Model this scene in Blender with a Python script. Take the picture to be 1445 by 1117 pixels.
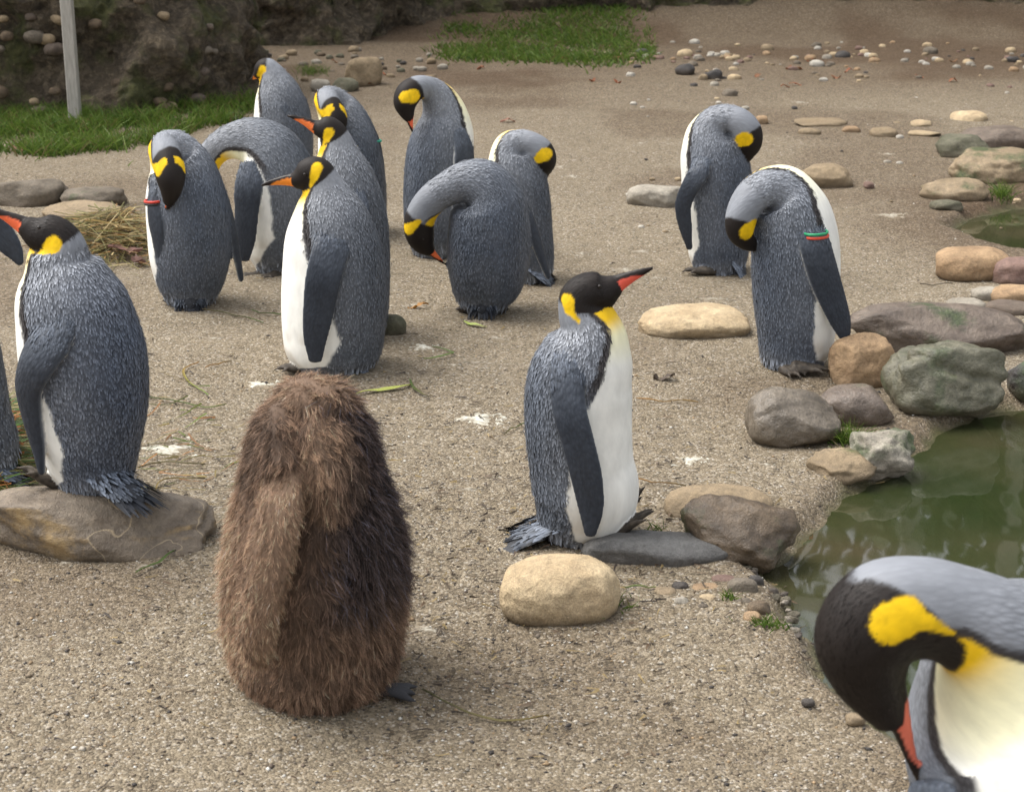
import bpy, math, random
import numpy as np
from mathutils import Vector
from mathutils.bvhtree import BVHTree

# ------------------------------------------------------------------ camera, sky, sun, exposure
for o in list(bpy.data.objects):
    bpy.data.objects.remove(o)
SC = bpy.context.scene
COL = SC.collection
W, H, F = 1445.0, 1117.0, 2600.0
CAMH = 2.1
PITCH = math.atan(854.5 / F)
cam_d = bpy.data.cameras.new('camera')
cam = bpy.data.objects.new('camera', cam_d)
COL.objects.link(cam)
cam.location = (0, 0, CAMH)
cam.rotation_euler = (math.pi / 2 - PITCH, 0, 0)
cam_d.sensor_fit = 'HORIZONTAL'
cam_d.sensor_width = 36.0
cam_d.lens = F / W * 36.0
cam_d.clip_start = 0.05
cam_d.clip_end = 2000
cam_d.dof.use_dof = True
cam_d.dof.focus_distance = 6.0
cam_d.dof.aperture_fstop = 7.5
SC.camera = cam

SUN_EL, SUN_AZ = math.radians(60), math.radians(-75)      # azimuth measured from +Y (away) towards +X
world = bpy.data.worlds.new('World')
SC.world = world
world.use_nodes = True
wn = world.node_tree
bg = wn.nodes['Background']
sky = wn.nodes.new('ShaderNodeTexSky')
sky.sky_type = 'NISHITA'
sky.sun_disc = False
sky.sun_elevation = SUN_EL
sky.sun_rotation = SUN_AZ
sky.air_density = 1.0
sky.dust_density = 4.0
sky.ozone_density = 1.0
hs = wn.nodes.new('ShaderNodeHueSaturation')              # a clouded sky: most of the blue taken out
hs.inputs['Saturation'].default_value = 0.22
wn.links.new(sky.outputs[0], hs.inputs['Color'])
wn.links.new(hs.outputs[0], bg.inputs['Color'])
bg.inputs['Strength'].default_value = 0.15
sun_d = bpy.data.lights.new('sun', 'SUN')
sun_d.energy = 1.0
sun_d.angle = math.radians(40)
sun_d.color = (1.0, 0.95, 0.87)
sun = bpy.data.objects.new('sun', sun_d)
COL.objects.link(sun)
sd = Vector((math.sin(SUN_AZ) * math.cos(SUN_EL), math.cos(SUN_AZ) * math.cos(SUN_EL), math.sin(SUN_EL)))
sun.rotation_euler = (-sd).to_track_quat('-Z', 'Y').to_euler()
SC.view_settings.view_transform = 'Standard'
SC.view_settings.look = 'None'
SC.view_settings.gamma = 1.0
SC.view_settings.use_curve_mapping = False
SC.view_settings.exposure = 1.27

# ------------------------------------------------------------------ helpers
CP, SP = math.cos(PITCH), math.sin(PITCH)
def ray(px, py):
    a, b = (px - W / 2) / F, -(py - H / 2) / F
    return np.array([a, CP + b * SP, -SP + b * CP])
def on_ground(px, py, z=0.0):                              # where the line of sight meets height z
    r = ray(px, py); t = (z - CAMH) / r[2]
    return np.array([0, 0, CAMH]) + r * t
def on_ground_v(px, py, z=0.0):
    px, py = np.asarray(px, float), np.asarray(py, float)
    a, b = (px - W / 2) / F, -(py - H / 2) / F
    t = (z - CAMH) / (-SP + b * CP)
    return np.column_stack([a * t, (CP + b * SP) * t])
def at_depth(px, py, Y):                                   # where it meets the upright plane at distance Y; and metres per pixel
    r = ray(px, py); t = Y / r[1]
    return np.array([0, 0, CAMH]) + r * t, t / F

def smooth(a, b, x):
    t = np.clip((x - a) / (b - a), 0, 1)
    return t * t * (3 - 2 * t)
def hash3(i, j, k, s):
    n = (i * 374761393 + j * 668265263 + k * 2147483647 + s * 974634777) & 0xFFFFFFFF
    n = ((n ^ (n >> 13)) * 1274126177) & 0xFFFFFFFF
    n = ((n ^ (n >> 16)) * 2246822519) & 0xFFFFFFFF
    return ((n ^ (n >> 15)) & 0xFFFFFF) / float(0xFFFFFF)
def noise(p, seed=0):                                      # value noise, -1..1, p is (n,3)
    p = np.asarray(p, float)
    i = np.floor(p).astype(np.int64); f = p - i
    f = f * f * f * (f * (f * 6 - 15) + 10)
    r = 0
    for a in (0, 1):
        for b in (0, 1):
            for c in (0, 1):
                w = (f[:, 0] if a else 1 - f[:, 0]) * (f[:, 1] if b else 1 - f[:, 1]) * (f[:, 2] if c else 1 - f[:, 2])
                r = r + w * hash3(i[:, 0] + a, i[:, 1] + b, i[:, 2] + c, seed)
    return r * 2 - 1
def fbm(p, seed=0, oct=4, gain=0.5):
    p = np.asarray(p, float); a, r = 1.0, 0
    for o in range(oct):
        r = r + a * noise(p * (2.03 ** o) + 17.3 * o, seed + o); a *= gain
    return r

def tag(o, label=None, cat=None, group=None, kind=None):
    if label: o['label'] = label
    if cat: o['category'] = cat
    if group: o['group'] = group
    if kind: o['kind'] = kind
    return o
def mesh_np(name, V, faces, mat=None, smooth_shade=True, attrs=None):
    me = bpy.data.meshes.new(name)
    V = np.asarray(V, np.float32)
    if isinstance(faces, np.ndarray):
        nf, k = faces.shape
        me.vertices.add(len(V)); me.vertices.foreach_set('co', V.ravel())
        me.loops.add(nf * k); me.loops.foreach_set('vertex_index', faces.astype(np.int32).ravel())
        me.polygons.add(nf); me.polygons.foreach_set('loop_start', np.arange(0, nf * k, k, dtype=np.int32))
    else:
        me.from_pydata([tuple(v) for v in V.tolist()], [], faces)
    me.update(calc_edges=True); me.validate()
    me.polygons.foreach_set('use_smooth', np.full(len(me.polygons), smooth_shade))
    for an, (ty, arr) in (attrs or {}).items():
        at = me.attributes.new(an, ty, 'POINT')
        arr = np.asarray(arr, np.float32)
        if ty == 'FLOAT_COLOR':
            if arr.shape[1] == 3: arr = np.hstack([arr, np.ones((len(arr), 1), np.float32)])
            at.data.foreach_set('color', arr.ravel())
        elif ty == 'FLOAT_VECTOR': at.data.foreach_set('vector', arr.ravel())
        else: at.data.foreach_set('value', arr.ravel())
    if mat: me.materials.append(mat)
    return me
def link(name, me, parent=None, loc=(0, 0, 0)):
    o = bpy.data.objects.new(name, me); COL.objects.link(o)
    o.location = loc
    if parent: o.parent = parent
    return o

class NT:                                                  # small node-building helper
    def __init__(s, name):
        s.m = bpy.data.materials.new(name); s.m.use_nodes = True
        s.t = s.m.node_tree; s.b = s.t.nodes['Principled BSDF']; s.out = s.t.nodes['Material Output']
    def n(s, ty, **kw):
        nd = s.t.nodes.new('ShaderNode' + ty)
        for k, v in kw.items(): setattr(nd, k, v)
        return nd
    def l(s, a, b): s.t.links.new(a, b)
    def set(s, sock, v):
        if hasattr(v, 'is_linked') or hasattr(v, 'links'): s.l(v, sock)
        else: sock.default_value = v
    def attr(s, name): return s.n('Attribute', attribute_name=name)
    def coord(s, which='Object', scale=(1, 1, 1)):
        tc = s.n('TexCoord'); mp = s.n('Mapping')
        s.l(tc.outputs[which], mp.inputs['Vector']); mp.inputs['Scale'].default_value = scale
        return mp.outputs[0]
    def noise(s, vec, scale, detail=4, rough=0.55):
        nd = s.n('TexNoise'); s.l(vec, nd.inputs['Vector'])
        nd.inputs['Scale'].default_value = scale; nd.inputs['Detail'].default_value = detail; nd.inputs['Roughness'].default_value = rough
        return nd.outputs['Fac']
    def vor(s, vec, scale, feature='F1', out='Distance', rnd=1.0):
        nd = s.n('TexVoronoi', feature=feature); s.l(vec, nd.inputs['Vector'])
        nd.inputs['Scale'].default_value = scale; nd.inputs['Randomness'].default_value = rnd
        return nd.outputs[out]
    def ramp(s, fac, stops, interp='LINEAR'):
        nd = s.n('ValToRGB'); s.l(fac, nd.inputs[0]); e = nd.color_ramp.elements; nd.color_ramp.interpolation = interp
        while len(e) < len(stops): e.new(0.5)
        for k, (p, c) in enumerate(stops):
            e[k].position = p
            c = (c, c, c) if not hasattr(c, '__len__') else c
            e[k].color = tuple(c) + (1,)
        return nd.outputs[0]
    def mix(s, fac, a, b, mode='MIX'):
        nd = s.n('Mix', data_type='RGBA', blend_type=mode)
        s.set(nd.inputs[0], fac)
        for sock, v in ((nd.inputs[6], a), (nd.inputs[7], b)):
            if hasattr(v, 'links'): s.l(v, sock)
            else: sock.default_value = tuple(v) + (1,) if len(v) == 3 else v
        return nd.outputs[2]
    def math(s, op, a, b=0.0, clamp=False):
        nd = s.n('Math', operation=op, use_clamp=clamp)
        s.set(nd.inputs[0], a); s.set(nd.inputs[1], b)
        return nd.outputs[0]
    def bump(s, h, strength=0.5, dist=0.01):
        nd = s.n('Bump'); s.l(h, nd.inputs['Height'])
        nd.inputs['Strength'].default_value = strength; nd.inputs['Distance'].default_value = dist
        s.l(nd.outputs[0], s.b.inputs['Normal'])
    def col(s, v): s.set(s.b.inputs['Base Color'], v if hasattr(v, 'links') else tuple(v) + (1,))
    def rough(s, v): s.set(s.b.inputs['Roughness'], v)
    def spec(s, v): s.b.inputs['Specular IOR Level'].default_value = v

# ribbons: blades, hairs, feathers. P root, D direction (unit), N facing normal, bend vector added with t^2
def ribbons(P, D, N, length, width, bend=None, seg=2, taper=0.15, cols=None, tipcol=None, belly=0.0):
    n = len(P)
    length = np.broadcast_to(length, (n,)); width = np.broadcast_to(width, (n,))
    S = np.cross(D, N); S /= np.linalg.norm(S, axis=1, keepdims=True) + 1e-9
    V = np.zeros((n, seg + 1, 2, 3)); C = np.zeros((n, seg + 1, 2, 3))
    for k in range(seg + 1):
        t = k / seg
        c = P + D * (length * t)[:, None]
        if bend is not None: c = c + bend * (length * t * t)[:, None]
        w = width * 0.5 * ((1 - t) + taper * t) * (1 + belly * math.sin(math.pi * min(1, t * 1.1)))
        V[:, k, 0] = c - S * w[:, None]; V[:, k, 1] = c + S * w[:, None]
        if cols is not None:
            cc = cols if tipcol is None else cols * (1 - t) + tipcol * t
            C[:, k, 0] = cc; C[:, k, 1] = cc
    base = (np.arange(n) * (seg + 1) * 2)[:, None, None]
    kk = np.arange(seg)[None, :, None] * 2
    quad = np.array([0, 1, 3, 2])[None, None, :]
    Fq = (base + kk + quad).reshape(-1, 4)
    return V.reshape(-1, 3), Fq, C.reshape(-1, 3)

# ------------------------------------------------------------------ ground, pond
WZ = -0.05
def pix_poly(pts, z=WZ): return np.array([on_ground(x, y, z)[:2] for x, y in pts])
POND = pix_poly([(1640, 548), (1445, 577), (1400, 583), (1345, 600), (1305, 626), (1290, 652), (1238, 678), (1192, 702), (1168, 738), (1140, 762), (1095, 800),
                 (1075, 815), (1098, 838), (1112, 868), (1122, 892), (1150, 928), (1175, 968), (1235, 1030), (1330, 1090), (1500, 1150), (1760, 1190), (1900, 900), (1760, 650)])
POOL = pix_poly([(1343, 328), (1372, 308), (1410, 300), (1450, 292), (1520, 285), (1560, 330), (1500, 362), (1438, 360), (1388, 347)])
def poly_sd(Q, poly):                                       # signed distance, negative inside
    d2 = np.full(len(Q), 1e9); ins = np.zeros(len(Q), bool)
    for a, b in zip(poly, np.roll(poly, -1, 0)):
        e = b - a; w = Q - a
        t = np.clip((w @ e) / (e @ e), 0, 1); r = w - t[:, None] * e
        d2 = np.minimum(d2, (r * r).sum(1))
        c = ((a[1] <= Q[:, 1]) & (b[1] > Q[:, 1])) | ((b[1] <= Q[:, 1]) & (a[1] > Q[:, 1]))
        with np.errstate(divide='ignore', invalid='ignore'):
            xi = a[0] + (Q[:, 1] - a[1]) / (b[1] - a[1]) * e[0]
        ins ^= c & (Q[:, 0] < xi)
    return np.where(ins, -1, 1) * np.sqrt(d2)
def pond_sd(Q):
    w = noise(np.column_stack([Q * 9, np.zeros(len(Q))]), 31) * 0.022 + noise(np.column_stack([Q * 28, np.zeros(len(Q))]), 32) * 0.009
    return np.minimum(poly_sd(Q, POND), poly_sd(Q, POOL)) + w
def ground_z(Q, sd=None):
    Q = np.atleast_2d(np.asarray(Q, float)); z0 = np.zeros(len(Q))
    if sd is None: sd = pond_sd(Q)
    q3 = np.column_stack([Q, z0])
    far = smooth(12, 6, Q[:, 1])
    h = fbm(q3 * 1.3, 41, 3) * 0.012 + fbm(q3 * 7.0, 44, 3) * 0.006 * (0.4 + 0.6 * far)
    h = h + smooth(16.3, 19.0, Q[:, 1]) * 0.35 + smooth(18, 60, Q[:, 1]) * 0.6
    h = h * smooth(0.0, 0.15, sd) + smooth(0.07, 0.0, sd) * WZ - smooth(0.0, -0.45, sd) * 0.30
    return h
def axis(*segs):
    r = [np.array([segs[0][0]])]
    for a, b, st in segs: r.append(np.linspace(a, b, max(2, int(round((b - a) / st)) + 1))[1:])
    return np.concatenate(r)
gx = axis((-60, -8, 2.0), (-8, -4, 0.12), (-4, 0.4, 0.045), (0.4, 3.2, 0.025), (3.2, 4.5, 0.05), (4.5, 8, 0.12), (8, 60, 2.0))
gy = axis((-6, 2, 0.4), (2, 3, 0.06), (3, 7.4, 0.027), (7.4, 11, 0.04), (11, 17, 0.08), (17, 24, 0.4), (24, 90, 4))
XX, YY = np.meshgrid(gx, gy); Q = np.column_stack([XX.ravel(), YY.ravel()])
SDQ = pond_sd(Q)
ZZ = ground_z(Q, SDQ)
nx, ny = len(gx), len(gy)
ii = (np.arange(ny - 1)[:, None] * nx + np.arange(nx - 1)[None]).ravel()
GF = np.stack([ii, ii + 1, ii + nx + 1, ii + nx], -1)

def ground_material():
    t = NT('sandy_gravel_ground')
    co = t.coord('Object')
    wet = t.attr('wet').outputs['Fac']; dark = t.attr('dark').outputs['Fac']
    big = t.noise(co, 1.6, 5, 0.6); mid = t.noise(co, 11, 5, 0.65); fine = t.noise(co, 160, 3, 0.7)
    base = t.ramp(big, [(0.3, (0.120, 0.093, 0.060)), (0.5, (0.185, 0.150, 0.102)), (0.72, (0.245, 0.205, 0.145))])
    base = t.mix(0.5, base, t.ramp(mid, [(0.32, (0.085, 0.064, 0.040)), (0.68, (0.285, 0.240, 0.168))]))
    base = t.mix(0.6, base, t.mix(1.0, base, t.ramp(t.noise(co, 38, 4, 0.7), [(0.36, 0.45), (0.5, 1.0), (0.7, 1.35)]), 'MULTIPLY'))
    cell = t.vor(co, 150, 'F1', 'Color')
    sep = t.n('SeparateColor'); t.l(cell, sep.inputs[0])
    grain = t.ramp(sep.outputs[0], [(0.0, (0.022, 0.018, 0.015)), (0.20, (0.080, 0.060, 0.040)), (0.45, (0.180, 0.142, 0.094)), (0.78, (0.285, 0.230, 0.156)), (0.92, (0.42, 0.36, 0.27)), (1.0, (0.55, 0.52, 0.47))])
    cell2 = t.vor(co, 60, 'F1', 'Color'); sep2 = t.n('SeparateColor'); t.l(cell2, sep2.inputs[0])
    g2 = t.ramp(sep2.outputs[1], [(0.0, (0.040, 0.033, 0.028)), (0.15, (0.155, 0.126, 0.086)), (0.88, (0.22, 0.18, 0.124)), (1.0, (0.42, 0.38, 0.32))])
    c = t.mix(0.60, base, grain); c = t.mix(0.22, c, g2)
    # pale chalky smears of old droppings
    st = t.math('MULTIPLY', t.ramp(t.noise(co, 2.3, 6, 0.7), [(0.60, 0.0), (0.74, 1.0)]), t.ramp(t.noise(co, 34, 4, 0.7), [(0.45, 0.0), (0.65, 0.55)]))
    c = t.mix(st, c, (0.36, 0.345, 0.29))
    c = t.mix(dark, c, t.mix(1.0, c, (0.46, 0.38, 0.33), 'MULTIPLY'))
    alg = t.ramp(t.noise(co, 14, 4), [(0.3, (0.040, 0.045, 0.016)), (0.7, (0.085, 0.075, 0.030))])
    c = t.mix(wet, c, alg)
    t.col(c)
    t.rough(t.ramp(wet, [(0, 0.9), (1, 0.5)])); t.spec(0.25)
    h = t.math('ADD', t.math('MULTIPLY', t.vor(co, 150), -0.5), t.math('ADD', t.math('MULTIPLY', fine, 0.5), t.math('MULTIPLY', mid, 1.5)))
    t.bump(h, 1.0, 0.009)
    return t.m
wet = smooth(0.05, -0.02, SDQ + noise(np.column_stack([Q * 16, 0 * Q[:, 0]]), 33) * 0.03)
moss = smooth(0.22, 0.03, SDQ) * 0.30
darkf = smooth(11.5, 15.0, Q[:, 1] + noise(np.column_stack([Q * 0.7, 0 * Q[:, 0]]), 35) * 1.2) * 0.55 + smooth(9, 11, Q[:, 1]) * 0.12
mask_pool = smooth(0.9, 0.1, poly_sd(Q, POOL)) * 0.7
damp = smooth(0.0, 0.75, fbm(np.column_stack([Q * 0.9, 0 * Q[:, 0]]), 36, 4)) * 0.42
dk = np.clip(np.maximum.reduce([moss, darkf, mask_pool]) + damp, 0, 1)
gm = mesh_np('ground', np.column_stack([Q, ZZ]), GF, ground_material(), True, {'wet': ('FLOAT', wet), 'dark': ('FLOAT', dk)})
tag(link('ground', gm), kind='structure')
del XX, YY

def water_material():
    t = NT('pond_water')
    co = t.coord('Object')
    t.t.nodes.remove(t.b)
    tr = t.n('BsdfTransparent'); tr.inputs['Color'].default_value = (0.55, 0.55, 0.28, 1)
    gl = t.n('BsdfGlossy'); gl.inputs['Roughness'].default_value = 0.03; gl.inputs['Color'].default_value = (1, 1, 1, 1)
    df = t.n('BsdfDiffuse')
    t.l(t.ramp(t.noise(co, 1.1, 5), [(0.36, (0.034, 0.050, 0.018)), (0.52, (0.062, 0.068, 0.030)), (0.66, (0.100, 0.083, 0.046))]), df.inputs['Color'])
    body = t.n('MixShader'); body.inputs[0].default_value = 0.5; t.l(tr.outputs[0], body.inputs[1]); t.l(df.outputs[0], body.inputs[2])
    fr = t.n('Fresnel'); fr.inputs['IOR'].default_value = 1.48
    bp = t.n('Bump'); bp.inputs['Strength'].default_value = 0.10; bp.inputs['Distance'].default_value = 0.01
    wv = t.coord('Object', (1, 0.5, 1)); t.l(t.noise(wv, 5, 2), bp.inputs['Height'])
    t.l(bp.outputs[0], gl.inputs['Normal']); t.l(bp.outputs[0], fr.inputs['Normal'])
    mx = t.n('MixShader'); t.l(fr.outputs[0], mx.inputs[0]); t.l(body.outputs[0], mx.inputs[1]); t.l(gl.outputs[0], mx.inputs[2])
    t.l(mx.outputs[0], t.out.inputs['Surface'])
    return t.m
M_WATER = water_material()
# the water sheets follow their shores: keep only cells over the basin
def water_sheet(name, poly):
    lo, hi = poly.min(0) - 0.1, poly.max(0) + 0.1
    xs, ys = np.arange(lo[0], hi[0], 0.04), np.arange(lo[1], hi[1], 0.04)
    X, Yg = np.meshgrid(xs, ys); q = np.column_stack([X.ravel(), Yg.ravel()]); n = len(xs)
    ok = (poly_sd(q, poly) < 0.09).reshape(X.shape)
    cell = ok[:-1, :-1] & ok[1:, :-1] & ok[:-1, 1:] & ok[1:, 1:]
    r, c = np.where(cell); b = r * n + c
    f = np.stack([b, b + 1, b + n + 1, b + n], -1)
    used, inv = np.unique(f, return_inverse=True)
    V = np.column_stack([q[used], np.full(len(used), WZ)])
    return tag(link(name, mesh_np(name, V, inv.reshape(-1, 4), M_WATER)), kind='structure')
water_sheet('pond_water', POND)
water_sheet('pool_water', POOL)

# ------------------------------------------------------------------ rocks
def ico(sub):
    import bmesh
    bm = bmesh.new(); bmesh.ops.create_icosphere(bm, subdivisions=sub, radius=1.0)
    V = np.array([v.co[:] for v in bm.verts]); Fc = np.array([[v.index for v in f.verts] for f in bm.faces]); bm.free()
    return V, Fc
ICO = {s: ico(s) for s in (2, 3, 4, 5)}
ICO[1] = ico(1)
RM = {}
def rock_material(c1, c2, moss=0.0, wetness=0.0, vein=0.0, speck=0.5, dirt=0.5):
    key = (c1, c2, moss, wetness, vein, speck, dirt)
    if key in RM: return RM[key]
    t = NT('stone')
    co = t.coord('Object'); g = t.n('NewGeometry')
    oi = t.n('ObjectInfo'); ad = t.n('VectorMath', operation='ADD'); t.l(co, ad.inputs[0]); t.l(oi.outputs['Location'], ad.inputs[1]); co = ad.outputs[0]
    a = t.noise(co, 9, 6, 0.62); b = t.noise(co, 42, 5, 0.7); d = t.noise(co, 190, 3, 0.7)
    c = t.ramp(a, [(0.32, c2), (0.66, c1)])
    c = t.mix(0.55, c, t.mix(1.0, c, t.ramp(b, [(0.28, 0.45), (0.5, 1.0), (0.75, 1.55)]), 'MULTIPLY'))
    sp = t.ramp(t.vor(co, 240, 'F1'), [(0.08, 0.45), (0.22, 1.0)])
    c = t.mix(speck * 0.6, c, t.mix(1.0, c, sp, 'MULTIPLY'))
    c = t.mix(speck, c, t.mix(1.0, c, t.ramp(d, [(0.3, 0.72), (0.7, 1.25)]), 'MULTIPLY'))
    if vein:
        vv = t.n('TexNoise'); t.l(co, vv.inputs['Vector']); vv.inputs['Scale'].default_value = 3.2; vv.inputs['Detail'].default_value = 3; vv.inputs['Distortion'].default_value = 1.2
        k = t.ramp(vv.outputs['Fac'], [(0.492, 0.0), (0.5, 1.0), (0.508, 0.0)])
        c = t.mix(t.math('MULTIPLY', k, vein), c, (0.42, 0.33, 0.21))
        spx = t.n('SeparateXYZ'); t.l(g.outputs['Normal'], spx.inputs[0])
        pat = t.math('MULTIPLY', t.ramp(t.noise(co, 6.5, 5, 0.65), [(0.48, 0.0), (0.60, 1.0)]), t.ramp(spx.outputs['Z'], [(0.25, 1.0), (0.6, 0.0)]))
        c = t.mix(t.math('MULTIPLY', pat, 0.85), c, t.mix(b, (0.24, 0.15, 0.06), (0.45, 0.33, 0.17)))
    if moss:
        mk = t.ramp(t.noise(co, 5.5, 5, 0.65), [(0.62 - 0.3 * moss, 0.0), (0.74 - 0.25 * moss, 1.0)])
        c = t.mix(t.math('MULTIPLY', mk, 0.85), c, t.ramp(b, [(0.3, (0.020, 0.032, 0.012)), (0.6, (0.055, 0.080, 0.028)), (0.8, (0.11, 0.13, 0.05))]))
    # caked earth on the skirts, rising and falling with its own outline
    sx = t.n('SeparateXYZ'); t.l(g.outputs['Position'], sx.inputs[0])
    low = t.math('ADD', sx.outputs['Z'], t.math('MULTIPLY', t.math('SUBTRACT', a, 0.5), -0.06))
    c = t.mix(t.math('MULTIPLY', t.ramp(low, [(0.0, 1.0), (0.045, 0.0)]), dirt), c, (0.085, 0.063, 0.042))
    t.col(c); t.rough(t.ramp(b, [(0.3, 0.68 - 0.55 * wetness), (0.7, 0.90 - 0.55 * wetness)])); t.spec(0.3 + 0.2 * wetness)
    t.bump(t.math('ADD', t.math('MULTIPLY', a, 1.2), t.math('ADD', t.math('MULTIPLY', b, 0.5), t.math('MULTIPLY', d, 0.14))), 0.65, 0.022)
    RM[key] = t.m
    return t.m
def rock_shape(sub, seed, boxy=0.25, cuts=5, rough=0.10, crease=0.0):
    V, Fc = ICO[sub]; rs = np.random.default_rng(seed)
    p = 2.0 + boxy * 3
    V = V / (np.sum(np.abs(V) ** p, 1) ** (1 / p))[:, None]
    for k in range(cuts):
        n = unit(rs.normal(0, 1, 3) * np.array([1, 1, 0.8])); dd = rs.uniform(0.70, 0.93)
        e = np.maximum(0, V @ n - dd); V = V - np.outer(e * 0.85, n)
    off = rs.uniform(-50, 50, 3)
    r = 1 + rough * (fbm(V * 1.1 + off, seed, 3) + 0.35 * fbm(V * 3.4 + off, seed + 5, 4)) 
    if crease:
        for k in range(2):
            n = unit(rs.normal(0, 1, 3)); dd = np.abs(V @ n - 0.15 + 0.18 * noise(V * 2 + off, seed + 9 + k)); r = r - crease * smooth(0.16, 0.0, dd) * smooth(-0.1, 0.3, V[:, 2] + V[:, 0] * 0.2)
    r = r + 0.012 * fbm(V * 9 + off, seed + 21, 3)
    return V * r[:, None], Fc
def unit(v): return v / (np.linalg.norm(v, axis=-1, keepdims=True) + 1e-9)
def rock(label, box, mat, seed, sink=0.55, depth=0.72, boxy=0.25, cuts=5, rough=0.10, crease=0.0, sub=4, rot=0.0, name='rock', cat='rock', group='stones around the pond', hmul=1.0, zoff=0.0):
    x0, y0, x1, y1 = box
    al = math.atan2(-ray((x0 + x1) / 2, (y0 + y1) / 2)[2], ray(0, (y0 + y1) / 2)[1])
    c = 0.05
    for it in range(6):                                   # solve for the height that gives the outline its size
        P = on_ground((x0 + x1) / 2, (y0 + y1) / 2, c * sink * 0.82 + zoff)
        s = (P[1] / ray((x0 + x1) / 2, (y0 + y1) / 2)[1]) / F
        a = (x1 - x0) / 2 * s; b = a * depth; hh = (y1 - y0) / 2 * s
        c = math.sqrt(max((hh / 1.0) ** 2 - (b * math.sin(al)) ** 2, (0.22 * hh) ** 2)) / math.cos(al) * hmul
    V, Fc = rock_shape(sub, seed, boxy, cuts, rough, crease)
    cr, sr = math.cos(rot), math.sin(rot)
    ext = np.abs(V).max(0); V = V / ext
    V = V * np.array([a, b, c])
    V = np.column_stack([V[:, 0] * cr - V[:, 2] * sr, V[:, 1], V[:, 0] * sr + V[:, 2] * cr])
    zb = min(-c * 0.9, V[:, 2].min() * 0.9)
    base = P + np.array([0, 0, 0])
    o = link(name, mesh_np(name, V, Fc, mat), None, base)
    return tag(o, label, cat, group)
C = dict(beige=((0.46, 0.36, 0.225), (0.33, 0.245, 0.145)), tan=((0.27, 0.205, 0.128), (0.185, 0.138, 0.083)), orange=((0.36, 0.245, 0.140), (0.23, 0.150, 0.085)),
         brown=((0.150, 0.108, 0.068), (0.058, 0.042, 0.028)), grey=((0.172, 0.144, 0.110), (0.085, 0.069, 0.051)), purple=((0.158, 0.124, 0.096), (0.080, 0.060, 0.047)),
         dark=((0.066, 0.061, 0.058), (0.034, 0.031, 0.030)), green=((0.145, 0.134, 0.094), (0.062, 0.062, 0.037)), pale=((0.34, 0.31, 0.255), (0.22, 0.195, 0.155)),
         pink=((0.22, 0.140, 0.110), (0.135, 0.083, 0.070)), white=((0.46, 0.43, 0.37), (0.34, 0.31, 0.26)), perch=((0.235, 0.190, 0.140), (0.115, 0.090, 0.066)), slab=((0.130, 0.127, 0.122), (0.085, 0.082, 0.078)))
CW = dict(beige='beige', tan='tan', orange='orange-tan', brown='dark brown', grey='grey-brown', purple='purple-brown', dark='dark slate', green='grey-green', pale='pale grey', pink='reddish', white='whitish')
def RMat(k, **kw): return rock_material(C[k][0], C[k][1], **kw)
rock('rounded beige boulder sitting by itself in front of the dark flat slab', (704, 780, 876, 892), RMat('beige', speck=0.9, dirt=0.9), 3, sink=0.66, boxy=0.16, cuts=0, rough=0.055, sub=5)
rock('low dark grey slab flush with the sand behind the beige boulder', (820, 750, 1044, 810), RMat('slab', speck=0.7, dirt=0.25), 5, sink=0.35, depth=0.40, boxy=0.1, cuts=2, rough=0.07, rot=-0.02)
rock('tan flat stone tucked behind the wet brown rock', (936, 684, 1092, 742), RMat('tan', wetness=0.1), 7, sink=0.5, depth=0.6, cuts=3, rough=0.06)
rock('wet brown angular rock jutting into the pond edge', (955, 698, 1135, 808), RMat('brown', wetness=0.75, moss=0.12), 11, sink=0.55, boxy=0.3, cuts=7, rough=0.12, crease=0.05, sub=5, rot=-0.20)
rock('smooth grey-brown rock beside the small bright grass tuft', (1050, 549, 1187, 638), RMat('grey', wetness=0.8), 14, sink=0.6, boxy=0.3, cuts=4, rough=0.07, crease=0.05, sub=5, rot=-0.12)
rock('dark purple-brown rock wedged under the beige and green boulders', (1155, 543, 1260, 606), RMat('purple', wetness=0.8, moss=0.2), 17, sink=0.5, cuts=5, rough=0.08)
rock('light orange-tan rock between penguin with banded flipper and green boulder', (1168, 470, 1263, 554), RMat('orange', speck=0.6), 19, sink=0.7, boxy=0.35, cuts=5, rough=0.07, sub=5, rot=0.1)
rock('large grey-green boulder with a dented top at the pond edge', (1246, 476, 1425, 594), RMat('green', wetness=0.7, moss=0.35), 23, sink=0.75, boxy=0.3, cuts=3, rough=0.11, crease=0.12, sub=5)
rock('long purple-brown slab lying behind the green boulder', (1185, 428, 1452, 516), RMat('purple', wetness=0.5, moss=0.25), 29, sink=0.5, depth=0.42, boxy=0.3, cuts=4, rough=0.07, sub=5, rot=-0.03)
rock('dark mossy boulder at the end of the long slab', (1419, 500, 1520, 566), RMat('dark', wetness=0.5, moss=0.5), 31, sink=0.7, cuts=3)
rock('reddish rounded stone next to the smooth tan stone', (1397, 362, 1470, 407), RMat('pink', wetness=0.2), 37, sink=0.7, cuts=3)
rock('smooth tan stone in front of the small pool', (1316, 347, 1426, 402), RMat('orange', dirt=0.7), 41, sink=0.65, cuts=2, rough=0.05)
rock('beige half-buried stone behind the penguin with raised bill', (898, 429, 1060, 487), RMat('beige', dirt=0.8), 43, sink=0.35, cuts=3, rough=0.06, sub=5)
rock('pale dropping-covered flat stone beside penguin scratching its back', (884, 259, 975, 300), RMat('pale'), 47, sink=0.4, cuts=5)
rock('flat tan angular stone behind the penguin with banded flipper', (1120, 231, 1202, 274), RMat('tan', dirt=0.6), 53, sink=0.35, cuts=6)
rock('flat mossy-edged stone in front of the round mossy boulder', (1297, 249, 1398, 287), RMat('tan', moss=0.15, wetness=0.2), 59, sink=0.6, boxy=0.5, cuts=5)
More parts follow.
